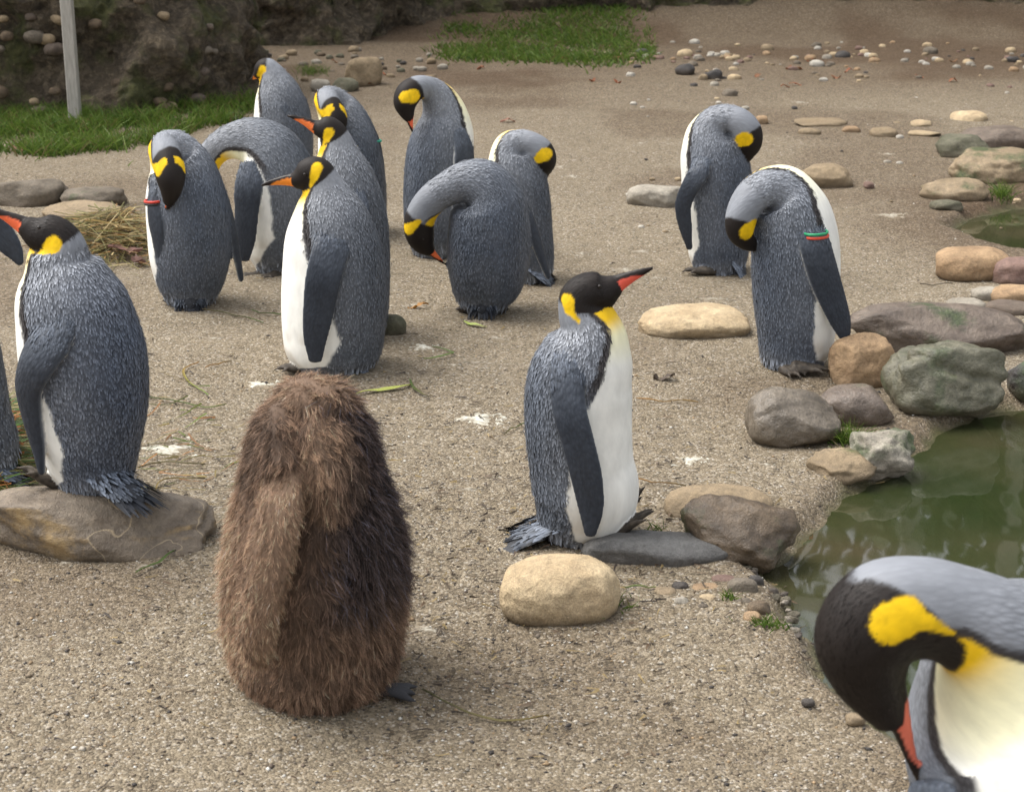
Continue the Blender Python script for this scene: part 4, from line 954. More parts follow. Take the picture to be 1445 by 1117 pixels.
# close by on the right, head bent to its shoulder
K_ = (0.42, 0, -0.9)
penguin('penguin close by at the pond rim bending its black head to its shoulder', (1490, 1489),
    tint=(1.3,1.28,1.25), spine=[(0, 1500, 1440, 0, 120, K_), (0.5, 1500, 1400, 0, 175, K_), (1.5, 1500, 1300, 0, 205, K_), (2.3, 1492, 1180, 0, 208, K_), (2.7, 1480, 1085, 0, 202, K_), (3.05, 1454, 1000, 0.03, 192, K_), (3.72, 1430, 942, 0.02, 152, (0.2, -0.5, -0.8)), (4.15, 1394, 892, -0.02, 86, (-0.1, -0.9, -0.4)),
     (4.8, 1350, 868, -0.03, 72, (0, -1, -0.2)), (5.2, 1299, 857, -0.035, 73, (0.3, -0.95, 0)), (5.6, 1249, 866, -0.04, 77, (0.8, -0.6, 0)), (6, 1222, 902, -0.04, 74, (1, 0.1, 0)), (6.4, 1226, 948, -0.04, 57, (1, 0.3, 0)), (6.8, 1242, 988, -0.04, 38, (0.95, 0.4, 0)), (7, 1254, 1014, -0.04, 24, (0.95, 0.4, 0))],
    bill=((1262, 985, -0.04), (1304, 1116, -0.04), 20, 0.02), plate=(0.66, 0.16, 0.10), latr=0.95, hood=5.08, hood_tilt=0.55, Y=2.75, ear_u=4.5, ear=[(1243, 851, 29, 1266, 842, 27), (1282, 845, 15, 1332, 866, 3)],
    white=[20, 45, 70, 70, 68, 66, 64, 62, 76, 80], flippers=[dict(path=[(1320, 1110, -0.10, 40), (1318, 1180, -0.13, 55), (1330, 1280, -0.12, 50), (1345, 1380, -0.1, 30)], n=(-0.6, 0, -0.8))],
    feet=[dict(a=(1500, 1470, -0.1), b=(1500, 1530, -0.2), w=0.035)], voxel=0.0055, feathers=0, fringe=0, hood_down=16000, ysh=-0.10)

# ------------------------------------------------------------------ the brown chick
def chick():
    rng = np.random.default_rng(77)
    B = on_ground(450, 958); Y = B[1]
    def P3(px, py, dw=0.0): return at_depth(px, py, Y + dw)
    v = (-0.5, 0.85, 0)
    rows = []
    for (u, px, py, dw, r) in [(0, 455, 958, 0, 104), (0.3, 450, 935, 0, 122), (1, 442, 880, 0, 132), (2, 444, 800, 0, 137), (3, 443, 735, 0, 127), (4, 440, 675, 0, 108), (5, 441, 625, 0, 96), (6, 443, 592, 0, 84), (7, 445, 569, 0, 62)]:
        p, s = P3(px, py, dw); rows.append(np.concatenate([p, [r * s, r * s * 0.92], v, [u]]))
    lofts = [loft(rows, 0, 80, 60, 0.15, 0.6)]
    def tube(pts, part, vv=(0, -1, 0), lat=1.0):
        rr = []
        for k, (px, py, dw, r) in enumerate(pts):
            p, s = P3(px, py, dw); rr.append(np.concatenate([p, [r * s * (0.62 if part == 1 else 1), r * s * lat], vv, [k / (len(pts) - 1)]]))
        lofts.append(loft(rr, part, 40, 26, 0.6, 0.7))
    tube([(440, 590, -0.02, 44), (452, 625, -0.06, 54), (460, 670, -0.095, 56), (458, 715, -0.115, 48), (440, 765, -0.12, 28)], 5)     # tucked neck over the back
    tube([(398, 585, -0.06, 22), (392, 620, -0.12, 24), (398, 660, -0.17, 25)], 6)                                                    # ruffled side of the head
    tube([(402, 655, -0.14, 30), (394, 720, -0.225, 35), (380, 790, -0.262, 34), (367, 860, -0.275, 31), (362, 908, -0.27, 27), (364, 932, -0.26, 18)], 1, (-0.35, -0.9, 0), 1.0)
    fa = on_ground(546, 974, 0.016)
    for q in (-1, 0, 1):
        rr = [np.concatenate([fa + np.array([dx, q * dy, dz]), [r, r], [0, 0, -1.0], [dx]]) for dx, dy, dz, r in ((-0.03, 0.006, 0.006, 0.016), (0.02, 0.016, 0.002, 0.012), (0.05, 0.030, -0.003, 0.010), (0.072, 0.038, -0.010, 0.005))]
        lofts.append(loft(rr, 2, 20, 14))
    co, fq, no, att = fuse(lofts, 0.0072, 4)
    part = np.round(att[:, 6])
    # bring every point back to picture-free coordinates: x right, z up from the feet
    x = (co[:, 0] - B[0]); z = co[:, 2]; y = co[:, 1] - B[1]
    TAN = np.array([0.270, 0.172, 0.110]); MID = np.array([0.150, 0.094, 0.062]); DRK = np.array([0.050, 0.035, 0.031])
    w = noise(co * 9, 3) * 0.35 + noise(co * 25, 4) * 0.2
    d1 = smooth(-0.05, 0.13, x + 0.10 * w - 0.10 * (z - 0.45)) * smooth(0.16, 0.36, z + 0.12 * w)     # coarse old dark coat, right and back
    col = MID * np.ones((len(co), 1))
    lite = smooth(-0.10, -0.20, x + 0.05 * w); col = col * (1 - lite)[:, None] + TAN * lite[:, None]
    lower = smooth(0.30, 0.12, z) * 0.15; col = col * (1 - lower)[:, None] + TAN * lower[:, None]
    col = col * (1 - d1)[:, None] + DRK * d1[:, None]
    nk = (part == 5) * smooth(0.34, 0.50, z + 0.08 * w) * (1 - 0.75 * smooth(0.03, 0.13, x + 0.06 * w)) * 0.9; col = col * (1 - nk)[:, None] + (TAN * 0.80 + 0.02 * w[:, None]) * nk[:, None]
    sd = smooth(-0.20, -0.14, x) * smooth(-0.04, -0.09, x) * smooth(0.46, 0.56, z) * smooth(0.84, 0.74, z) * np.clip(0.75 + 0.8 * w, 0, 1); col = col * (1 - sd)[:, None] + MID * 0.62 * sd[:, None]
    fl = (part == 1) * 1.0; col = col * (1 - fl)[:, None] + (TAN * 0.95 * (1 + 0.25 * w[:, None])) * fl[:, None]
    top = smooth(0.70, 0.80, z); col = col * (1 - top)[:, None] + TAN * 0.95 * top[:, None]
    ft = part == 2; col[ft] = (0.05, 0.05, 0.055)
    col = np.clip(col, 0.01, 0.6)
    t = NT('chick_skin'); t.col(t.mix(1.0, t.attr('Col').outputs['Color'], (0.6, 0.6, 0.6), 'MULTIPLY')); t.rough(0.9)
    me = mesh_np('penguin_chick', co - B, fq, t.m, True, {'Col': ('FLOAT_COLOR', col)})
    ob = link('penguin_chick', me, None, B)
    tag(ob, 'fluffy brown penguin chick with tucked head standing on the sand', 'penguin chick')
    n = 130000
    ok = np.where(part != 2)[0]; ids = rng.choice(ok, n)
    N = no[ids]; P = co[ids] + rng.normal(0, 0.003, (n, 3)) - N * 0.004
    fz = fbm(P * 14, 51, 2)[:, None]; fx = fbm(P * 14 + 40, 52, 2)[:, None]; cl = np.column_stack([noise(P * 55, 71), noise(P * 55 + 9, 72), noise(P * 55 + 31, 73)]); swirl = np.hstack([fx, fz * 0.4, fz * 0.3]) + cl * 0.55
    down = np.tile([0.0, 0, -1.0], (n, 1)) + swirl * 0.75
    is5 = (part[ids] == 5)[:, None]; 
    down = down - N * (down * N).sum(1)[:, None]
    D = unit(unit(down) * 0.85 + N * rng.uniform(0.35, 0.95, (n, 1)) + rng.normal(0, 0.2, (n, 3)))
    drk = (d1 * (part == 0))[ids]
    ln = rng.uniform(0.016, 0.030, n) + 0.016 * drk * rng.random(n)
    ln[part[ids] == 1] *= 0.6; near = np.exp(-((x[ids] + 0.115 - 0.10 * (z[ids] - 0.3)) / 0.10) ** 2) * (part[ids] == 0) * (y[ids] < -0.05) * (z[ids] < 0.55); ln *= 1 - 0.45 * near; ln[rng.random(n) < 0.06] *= 1.5
    k = rng.lognormal(0, 0.38, n)[:, None] * (1 + 0.40 * noise(P * 38, 61)[:, None])
    c0 = col[ids] * 0.45 * k; c1 = np.clip(col[ids] * 1.55 * k, 0, 0.6)
    gl = (drk > 0.4) & (rng.random(n) < 0.07); c1[gl] = np.array([0.20, 0.19, 0.24])
    cell = np.floor(P * 62 + cl * 0.35).astype(np.int64); key = cell[:, 0] * 73856093 ^ cell[:, 1] * 19349663 ^ cell[:, 2] * 83492791
    _, inv = np.unique(key, return_inverse=True); cnt = np.bincount(inv)
    cen = np.column_stack([np.bincount(inv, P[:, a] + D[:, a] * 0.018) / cnt for a in range(3)])
    tuft = rng.lognormal(0, 0.20, len(cnt))[inv][:, None]; c0 = c0 * tuft; c1 = np.clip(c1 * tuft, 0, 0.6)
    twist = rng.normal(0, 0.22, (len(cnt), 3))[inv]
    bend = np.tile([0, 0, -0.30], (n, 1)) + rng.normal(0, 0.13, (n, 3)) + twist + np.clip((cen[inv] - (P + D * 0.018)) / 0.022, -1, 1) * rng.uniform(0.4, 1.0, (n, 1))
    fn = unit(N + rng.normal(0, 0.5, (n, 3)))
    V, Fq, Cc = ribbons(P, D, fn, ln, rng.uniform(0.0010, 0.0019, n) + 0.0006 * drk, bend, 2, 0.2, c0, c1)
    tag(link('down_coat', mesh_np('down_coat', V - B, Fq, blade_material('chick_down', 0.6, 0.25, 0.2), True, {'Col': ('FLOAT_COLOR', Cc)}), ob), kind='stuff')
chick()

# ------------------------------------------------------------------ banks, grass, straw, litter, trees
M_GRASS = blade_material('grass_blades', 0.5, 0.3, 0.3)
M_STRAW = blade_material('straw_blades', 0.6, 0.3, 0.15)
def bank_material():
    t = NT('earth_bank'); co = t.coord('Object')
    a = t.noise(co, 2.2, 6, 0.65); b = t.noise(co, 20, 6, 0.75); wp = t.n('VectorMath', operation='MULTIPLY_ADD'); nzc = t.n('TexNoise'); t.l(co, nzc.inputs['Vector']); nzc.inputs['Scale'].default_value = 14; t.l(nzc.outputs['Color'], wp.inputs[0]); wp.inputs[1].default_value = (0.12, 0.12, 0.12); t.l(co, wp.inputs[2]); v = t.vor(wp.outputs[0], 19, 'F1', 'Color'); sp = t.n('SeparateColor'); t.l(v, sp.inputs[0])
    c = t.ramp(a, [(0.3, (0.040, 0.031, 0.020)), (0.55, (0.125, 0.094, 0.058)), (0.75, (0.23, 0.175, 0.11))])
    c = t.mix(0.7, c, t.ramp(b, [(0.36, (0.012, 0.009, 0.006)), (0.54, (0.085, 0.064, 0.040)), (0.70, (0.28, 0.22, 0.14))]))
    c = t.mix(t.ramp(sp.outputs[0], [(0.80, 0.0), (0.92, 0.55)]), c, (0.15, 0.115, 0.075))
    mk = t.ramp(t.noise(co, 3.1, 5, 0.6), [(0.50, 0.0), (0.62, 0.8)])
    c = t.mix(mk, c, t.ramp(b, [(0.3, (0.025, 0.032, 0.008)), (0.7, (0.10, 0.105, 0.025))]))
    t.col(c); t.rough(0.95); t.bump(t.math('ADD', b, t.math('MULTIPLY', t.vor(co, 16), 0.8)), 1.0, 0.05)
    return t.m
M_BANK = bank_material()
def bank(name, pts, top, label, seed, lean=0.25):             # a rough upright face following ground points, with an earth top behind
    pts = np.array(pts, float); L = np.concatenate([[0], np.cumsum(np.linalg.norm(np.diff(pts, axis=0), axis=1))])
    n = int(L[-1] / 0.05); s = np.linspace(0, L[-1], n)
    c = np.column_stack([np.interp(s, L, pts[:, 0]), np.interp(s, L, pts[:, 1])]); d = unit(np.gradient(c, axis=0)); nr = np.column_stack([-d[:, 1], d[:, 0]])
    m = int(top / 0.05) + 1; rows = []
    for k in range(m + 14):
        if k <= m: z, back = -0.1 + (top + 0.1) * k / m, lean * (k / m)
        else: z, back = top + 0.02 * (k - m), lean + 0.15 * (k - m)
        p = np.column_stack([c + nr * back, np.full(n, z)])
        w = fbm(p * 2.2, seed, 3) * 0.13 + fbm(p * 8, seed + 3, 3) * 0.075 + np.abs(noise(p * 5, seed + 7)) * 0.06
        p[:, :2] -= nr * w[:, None]; p[:, 2] += fbm(p * 3, seed + 9, 2) * 0.05 * (k > 2)
        rows.append(p)
    V = np.vstack(rows); k = len(rows); b = (np.arange(k - 1)[:, None] * n + np.arange(n - 1)[None]).ravel()
    o = link(name, mesh_np(name, V, np.stack([b, b + 1, b + n + 1, b + n], -1), M_BANK))
    return tag(o, label, 'earth bank')
def gp(px, py): return on_ground(px, py)[:2]
bank('earth_bank', [gp(-420, 168), gp(-60, 166), gp(110, 162), gp(230, 158), gp(310, 148), gp(356, 128), gp(358, 108)], 1.7, 'dark mossy earth and rock bank behind the grass strip', 3)
bank('rear_bank', [gp(300, 66), gp(480, 64), (-0.6, 17.3), (2.5, 17.8), (6.5, 17.6), (12, 17.0)], 2.2, 'dark stony bank closing off the far end of the sand', 13, 0.6)

def grass_patch(name, label, n, place, hmin, hmax, wmul=1.0, seed=0, dry=0.12, mat=M_GRASS, cat='grass'):
    rg = np.random.default_rng(seed)
    G = place(rg, n); n = len(G)
    z = ground_z(G)
    h = rg.uniform(hmin, hmax, n); a = rg.uniform(0, 6.283, n); l = rg.uniform(0.1, 0.75, n)
    D = unit(np.column_stack([np.cos(a) * l, np.sin(a) * l, np.ones(n)])); bend = np.column_stack([np.cos(a) * l * 0.9, np.sin(a) * l * 0.9, -0.25 * l])
    N = unit(np.column_stack([-np.sin(a + rg.normal(0, 0.6, n)), np.cos(a), np.zeros(n)]) + np.array([0.0, -0.3, 0.2])); N = unit(np.cross(D, np.cross(N, D)))
    k = rg.random((n, 1)); c = np.array([0.040, 0.085, 0.012]) * (1 - k) + np.array([0.135, 0.200, 0.032]) * k
    dr = rg.random(n) < dry; c[dr] = np.array([0.15, 0.12, 0.05])
    V, Fq, Cc = ribbons(np.column_stack([G, z - 0.005]), D, N, h, rg.uniform(0.003, 0.006, n) * wmul, bend, 3, 0.1, c * 0.75, c * 1.2)
    o = link(name, mesh_np(name, V, Fq, mat, True, {'Col': ('FLOAT_COLOR', Cc)}))
    tag(o, label, cat, kind='stuff'); return o
def clumpy(box, thr=-0.1, freq=2.5, seed=0, edge=None):
    def f(rg, n):
        px = rg.uniform(box[0], box[2], n * 3); py = rg.uniform(box[1], box[3], n * 3)
        G = on_ground_v(px, py)
        q = fbm(np.column_stack([G * freq, 0 * px]), seed, 3); lim = np.full(len(q), thr)
        if edge is not None: lim = lim + edge(px, py)
        return G[(q + rg.normal(0, 0.45, len(q)) > lim) & (pond_sd(G) > 0.02)][:n]
    return f
grass_patch('grass_strip', 'green grass strip at the foot of the dark mossy bank', 15000, clumpy((-40, 138, 362, 250), 0.0, 3.2, 5, lambda x, y: smooth(0.55, 1.0, (y - np.interp(x, [0, 180, 360], [170, 165, 140])) / np.interp(x, [0, 120, 210, 300, 360], [70, 68, 62, 45, 35])) * 2.3), 0.03, 0.14, 2.2, 1)
grass_patch('grass_verge', 'green grass verge across the far end of the sand', 9000, clumpy((600, 30, 925, 108), 0.0, 1.6, 8, lambda x, y: smooth(80, 106, y) * 2.2 + smooth(860, 925, x) * 0.8 + smooth(640, 600, x) * 0.8), 0.03, 0.09, 2.8, 2)
for k, (x, y, sx, sy, n, hh, l) in enumerate([(1195, 622, 20, 7, 260, 0.075, 'bright green grass tuft beside the smooth grey-brown rock'), (1415, 276, 16, 7, 160, 0.09, 'green grass tuft under the round mossy boulder'), (1028, 850, 8, 5, 40, 0.035, 'tiny sprout between pebbles in the pond corner'),
                                              (1085, 886, 26, 8, 90, 0.035, 'thin green sprouts on the broken pond rim'), (118, 172, 26, 5, 500, 0.13, 'tall grass clump round the foot of the post'), (440, 104, 22, 5, 220, 0.08, 'grass clump beside the upright olive boulder'), (868, 862, 20, 14, 30, 0.05, 'sparse grass blades beside the beige boulder'), (925, 750, 16, 5, 24, 0.04, 'sparse sprouts behind the dark grey slab')]):
    def pl(rg, n, x=x, y=y, sx=sx, sy=sy):
        return np.array([on_ground(x + rg.normal(0, sx * 0.5), y + rg.normal(0, sy * 0.5))[:2] for _ in range(n)])
    o = grass_patch('grass_tuft', l, n, pl, hh * 0.5, hh * 1.2, 1.2 if k < 4 else 1.0, 20 + k, 0.05); o['kind'] = 'stuff'

def straw_heap(name, label, n, cx, cy, sx, sy, height, seed, cols, lmin=0.12, lmax=0.4):
    rg = np.random.default_rng(seed)
    a = rg.normal(0, 0.42, n); b = rg.normal(0, 0.42, n)
    G = on_ground_v(cx + a * sx, cy + b * sy)
    z = height * np.exp(-(a * a + b * b) * 2.2) * rg.uniform(0.2, 1.0, n) + 0.008
    ang = rg.normal(0.25, 0.55, n) + (rg.random(n) < 0.2) * 1.4
    D = unit(np.column_stack([np.cos(ang), np.sin(ang), rg.normal(0, 0.14, n)])) * np.where(rg.random(n) < 0.5, 1, -1)[:, None]
    N = unit(np.column_stack([rg.normal(0, 0.5, n), rg.normal(-0.3, 0.5, n), np.ones(n)]))
    ln = rg.uniform(lmin, lmax, n)
    bend = np.column_stack([rg.normal(0, 0.35, n), rg.normal(0, 0.35, n), np.full(n, -0.22)])
    c = np.array(cols)[rg.integers(0, len(cols), n)] * rg.uniform(0.6, 1.3, (n, 1))
    V, Fq, Cc = ribbons(np.column_stack([G, z + ground_z(G)]) - D * (ln * 0.5)[:, None], D, N, ln, rg.uniform(0.004, 0.009, n), bend, 5, 0.3, c * 0.9, c)
    g = ground_z(V[:, :2]); V[:, 2] = np.maximum(V[:, 2], g + 0.003 + 0.004 * rg.random(len(V)))
    o = link(name, mesh_np(name, V, Fq, M_STRAW, True, {'Col': ('FLOAT_COLOR', Cc)}))
    tag(o, label, 'straw', kind='stuff')
straw_heap('straw_heap', 'heap of dry yellow-brown straw beside the red-banded preener', 900, 158, 340, 78, 34, 0.16, 5, [(0.26, 0.18, 0.06), (0.17, 0.15, 0.045), (0.30, 0.16, 0.05), (0.11, 0.10, 0.03), (0.36, 0.28, 0.13), (0.07, 0.045, 0.02)])
straw_heap('green_straw_heap', 'heap of wet green straw between the veined rock and picture edge', 700, -8, 640, 50, 75, 0.14, 6, [(0.05, 0.11, 0.015), (0.08, 0.15, 0.03), (0.16, 0.16, 0.05), (0.27, 0.11, 0.03), (0.04, 0.07, 0.015), (0.22, 0.17, 0.07)])
straw_heap('scattered_straw', 'thin loose straw scattered on sand right of the veined rock', 60, 265, 640, 130, 110, 0.006, 7, [(0.09, 0.10, 0.02), (0.17, 0.13, 0.04), (0.11, 0.14, 0.03), (0.25, 0.12, 0.04)], 0.04, 0.2)
straw_heap('scattered_twigs', 'tiny twig and stalk litter scattered over the near sand', 2600, 650, 760, 640, 360, 0.003, 8, [(0.05, 0.035, 0.022), (0.10, 0.065, 0.038), (0.035, 0.025, 0.018), (0.22, 0.16, 0.07), (0.07, 0.05, 0.03)], 0.006, 0.035)

# single long blades lying on the sand
def strand(label, pts, w, c1, c2, seed=0):
    P = np.array([on_ground(x, y) for x, y in pts]); R = catmull(P, 26)
    R[:, 2] = ground_z(R[:, :2]) + 0.006 + 0.006 * np.abs(np.sin(np.linspace(0, 5, 26) + seed))
    T = unit(np.gradient(R, axis=0)); S = unit(np.cross(T, [0, 0, 1])); t = np.linspace(0, 1, 26)
    wd = w * 0.5 * (np.sin(np.clip(t * 0.9 + 0.07, 0, 1) * math.pi) ** 0.5 + 0.05)
    tw = 0.5 * np.sin(t * 7 + seed)
    up = np.array([0, 0, 1.0]) * (tw * wd)[:, None]
    Vt = np.vstack([R - S * wd[:, None] - up * 0.5 + [0, 0, 0.002], R + S * wd[:, None] + up * 0.5 + [0, 0, 0.002], R - [0, 0, 0.0015]])
    n = 26; Fs = [(i, i + 1, 2 * n + i + 1, 2 * n + i) for i in range(n - 1)] + [(2 * n + i, 2 * n + i + 1, n + i + 1, n + i) for i in range(n - 1)]
    cc = np.outer(1 - t, c1) + np.outer(t, c2)
    o = link('grass_blade', mesh_np('grass_blade', Vt, Fs, M_STRAW, True, {'Col': ('FLOAT_COLOR', np.vstack([cc, cc, cc * 0.9]))}))
    tag(o, label, 'leaf blade', 'fallen blades on the sand')
GR, YG, BR, OR_ = (0.06, 0.10, 0.02), (0.22, 0.27, 0.05), (0.10, 0.075, 0.03), (0.26, 0.13, 0.03)
strand('long curved olive blade lying in front of the brown chick', [(595, 972), (640, 995), (690, 1015), (735, 1018), (775, 1010)], 0.007, (0.08, 0.08, 0.03), (0.16, 0.12, 0.04))
strand('broad pale yellow-green leaf beside the upright foremost penguin', [(503, 556), (530, 550), (560, 548), (580, 545)], 0.020, (0.42, 0.44, 0.12), (0.34, 0.38, 0.08), 1)
strand('dark green curl of blade at end of pale leaf', [(578, 540), (585, 550), (596, 557), (610, 560)], 0.011, GR, BR, 2)
strand('bent green blade with orange end on sand near the chick', [(281, 516), (262, 524), (260, 535), (275, 550), (294, 562)], 0.009, OR_, (0.13, 0.20, 0.04), 3)
strand('long dark blade trailing from below the red-banded preener', [(285, 440), (320, 446), (352, 453), (372, 457)], 0.006, BR, GR, 4)
strand('thin dark green blade behind the foremost penguin of huddle', [(355, 441), (378, 443), (400, 442)], 0.007, GR, GR, 5)
strand('long green blade stretched over sand towards the chick', [(206, 563), (250, 571), (300, 575), (320, 573)], 0.007, GR, (0.12, 0.14, 0.04), 6)
strand('orange-brown blade near the curl of green on sand', [(290, 524), (310, 518), (328, 514)], 0.007, OR_, BR, 7)
strand('short yellow leaf lying in front of the stooping penguin', [(654, 455), (668, 458), (686, 461)], 0.018, (0.34, 0.42, 0.10), (0.40, 0.44, 0.16), 8)
strand('green folded blade right of dropping below the stooping penguin', [(598, 510), (620, 508), (640, 500), (610, 492)], 0.008, (0.15, 0.22, 0.06), GR, 9)
strand('orange stalk on sand right of the penguin with raised bill', [(898, 562), (930, 566), (985, 566)], 0.006, OR_, (0.30, 0.20, 0.07), 10)
strand('thin orange stalk near the tan flat stone', [(900, 682), (930, 686), (968, 688)], 0.006, OR_, BR, 11)
strand('yellow-brown blade beside the tail on the veined rock', [(218, 700), (228, 684), (250, 678), (290, 680)], 0.007, (0.22, 0.16, 0.05), BR, 12)
strand('green blade lying in front of the veined rock', [(192, 812), (220, 800), (250, 782)], 0.008, (0.10, 0.14, 0.04), GR, 13)
strand('dark strand on sand behind the veined rock', [(195, 662), (225, 654), (260, 657), (290, 657)], 0.006, BR, (0.10, 0.09, 0.03), 14)
strand('thin green blade beside the beige boulder', [(878, 836), (905, 834), (925, 836)], 0.005, GR, (0.2, 0.24, 0.08), 15)
strand('olive strand on sand left of the raised-bill penguin', [(712, 614), (728, 604), (742, 600)], 0.006, BR, GR, 16)
strand('thin dark twig right of the flat slab by tan stone', [(1298, 403), (1320, 404), (1345, 402)], 0.005, (0.05, 0.04, 0.03), (0.06, 0.05, 0.04), 17)

# brown dead leaves
def dead_leaf(label, x, y, L, Wd, ang, c, seed, lift=0.012):
    rg = np.random.default_rng(seed); p = on_ground(x, y); p[2] = float(ground_z([p[:2]])[0]) + lift
    n, m = 9, 5; V = []; 
    for i in range(n):
        t = i / (n - 1); w = Wd * (math.sin(math.pi * (0.06 + 0.92 * t)) ** 0.8) * (1 + 0.25 * math.sin(t * 19 + seed))
        for j in range(m):
            q = j / (m - 1) * 2 - 1
            V.append((L * (t - 0.5), w * q, 0.20 * Wd * (q * q) + 0.012 * math.sin(t * 5 + seed) + 0.004 * rg.normal()))
    V = np.array(V); ca, sa = math.cos(ang), math.sin(ang)
    V = np.column_stack([V[:, 0] * ca - V[:, 1] * sa, V[:, 0] * sa + V[:, 1] * ca, V[:, 2]])
    Fs = [(i * m + j, (i + 1) * m + j, (i + 1) * m + j + 1, i * m + j + 1) for i in range(n - 1) for j in range(m - 1)]
    cc = np.tile(c, (len(V), 1)) * rg.uniform(0.75, 1.2, (len(V), 1))
    tag(link('dead_leaf', mesh_np('dead_leaf', V, Fs, M_STRAW, True, {'Col': ('FLOAT_COLOR', cc)}), None, p), label, 'leaf', 'fallen dead leaves')
dead_leaf('broad reddish-brown dead leaf lying on the straw heap', 178, 364, 0.16, 0.045, 0.15, (0.15, 0.075, 0.06), 1, 0.05)
dead_leaf('smaller brown dead leaf beside the broad one under straw heap', 196, 373, 0.09, 0.03, -0.9, (0.13, 0.07, 0.055), 2, 0.03)
dead_leaf('dark dead leaf on sand below the beige half-buried stone', 937, 538, 0.08, 0.02, -0.1, (0.08, 0.06, 0.045), 3)
dead_leaf('orange dead leaf lying on sand beside yellow leaf', 590, 432, 0.09, 0.010, 0.05, (0.30, 0.15, 0.04), 4)
dead_leaf('reddish dead leaf on far sand behind the trio', 716, 173, 0.10, 0.02, 0.0, (0.20, 0.09, 0.06), 5)
rsl = np.random.default_rng(31)
for i in range(26):
    dead_leaf('small brown dead leaf on the dark far ground', rsl.uniform(460, 1440), rsl.uniform(84, 125), rsl.uniform(0.05, 0.1), rsl.uniform(0.012, 0.025), rsl.uniform(-1, 1), (0.16 + 0.1 * rsl.random(), 0.085, 0.04), 40 + i)
pk = on_ground(28, 214); dead_leaf('bit of pink wrapper litter lying in the grass strip', 28, 214, 0.07, 0.035, 0.1, (0.62, 0.22, 0.27), 90, 0.02)  # scrap of pink wrapper, drawn with the dead leaf mesh

# bird droppings
t = NT('dropping'); nz = t.noise(t.coord('Object', (1, 1.6, 1)), 55, 5, 0.7); nz = t.math('SUBTRACT', t.math('ADD', nz, 0.10), t.math('MULTIPLY', t.attr('edge').outputs['Fac'], 0.20)); t.col(t.ramp(nz, [(0.36, (0.20, 0.165, 0.115)), (0.50, (0.40, 0.38, 0.31)), (0.72, (0.58, 0.57, 0.51))])); t.rough(0.7); t.bump(nz, 0.4, 0.004); M_DROP = t.m
t = NT('old_dropping'); nz = t.noise(t.coord('Object', (1, 1.6, 1)), 50, 5, 0.75); nz = t.math('SUBTRACT', t.math('ADD', nz, 0.10), t.math('MULTIPLY', t.attr('edge').outputs['Fac'], 0.22)); t.col(t.ramp(nz, [(0.46, (0.19, 0.155, 0.108)), (0.58, (0.30, 0.275, 0.22)), (0.75, (0.48, 0.46, 0.39))])); t.rough(0.8); t.bump(nz, 0.4, 0.004); M_DROP2 = t.m
def dropping(label, x, y, w, h, seed, old=False):
    p = on_ground(x, y); s = on_ground(x + w / 2, y)[0] - on_ground(x - w / 2, y)[0]; dpt = on_ground(x, y - h / 2)[1] - on_ground(x, y + h / 2)[1]
    rg = np.random.default_rng(seed); V, Fs, E = [], [], []
    def blob(cx, cy, rx, ry, k, sd):
        n, rings = 30, 4; b = len(V)
        V.append((p[0] + cx, p[1] + cy, 0.0035)); E.append(0.0)
        for j in range(1, rings + 1):
            for i in range(n):
                a = 2 * math.pi * i / n
                r = 1 + 0.32 * math.sin(3 * a + sd) + 0.22 * math.sin(7 * a + 2 * sd) + 0.16 * math.sin(12 * a + 3 * sd) + rg.normal(0, 0.10) * (j == rings)
                q = j / rings
                X, Yv = p[0] + cx + rx * r * q * math.cos(a), p[1] + cy + ry * r * q * math.sin(a)
                V.append((X, Yv, 0.0035 - 0.005 * (q ** 4))); E.append(q)
        for i in range(n): Fs.append((b, b + 1 + i, b + 1 + (i + 1) % n))
        for j in range(rings - 1):
            for i in range(n):
                u0, u1 = b + 1 + j * n + i, b + 1 + j * n + (i + 1) % n; Fs.append((u0, u0 + n, u1 + n, u1))
    blob(0, 0, s * 0.36, dpt * 0.36, 0, seed)
    for q in range(7):
        a = rg.normal(0, 0.8); e = 1 if rg.random() < 0.7 else -1
        blob(e * s * rg.uniform(0.3, 0.6), dpt * rg.normal(0, 0.3), s * rg.uniform(0.02, 0.10), dpt * rg.uniform(0.03, 0.12), q, seed + q)
    V2 = np.array(V); V2[:, 2] += ground_z(V2[:, :2]); V2 = V2 - p
    tag(link('dropping', mesh_np('dropping', V2, Fs, M_DROP2 if old else M_DROP, True, {'edge': ('FLOAT', E)}), None, p), label, 'dropping', 'bird droppings on the sand')
for i, (l, x, y, w, h) in enumerate([('bright white dropping splash on open sand left of the raised-bill penguin', 672, 591, 70, 20), ('white dropping streak on sand beside large penguin on veined rock', 235, 632, 80, 22), ('small white dropping on sand behind the tan flat stone', 974, 645, 46, 15),
        ('yellowish dropping smear near the heel of foremost penguin', 365, 540, 46, 9), ('pale dropping smear below the stooping penguin', 597, 490, 38, 12)]):
    dropping(l, x, y, w, h, 11 + i)
for i, (x, y, w, h) in enumerate([(700, 476, 34, 8), (585, 428, 40, 8), (905, 354, 36, 6), (880, 383, 40, 7), (1256, 304, 44, 10), (1005, 425, 60, 4), (925, 396, 26, 6), (600, 888, 50, 14), (806, 250, 22, 5), (820, 358, 20, 5), (240, 446, 24, 5), (905, 200, 16, 3), (1128, 144, 20, 5), (985, 228, 20, 5), (1252, 218, 18, 4),
                                  (790, 235, 22, 5), (300, 478, 30, 5), (760, 356, 26, 5), (92, 792, 26, 9), (205, 800, 30, 6), (660, 692, 34, 7), (1080, 655, 24, 6), (880, 660, 20, 5), (640, 515, 20, 5)]):
    dropping('faded chalky dropping trace on the sand', x, y, w, h, 40 + i, True)

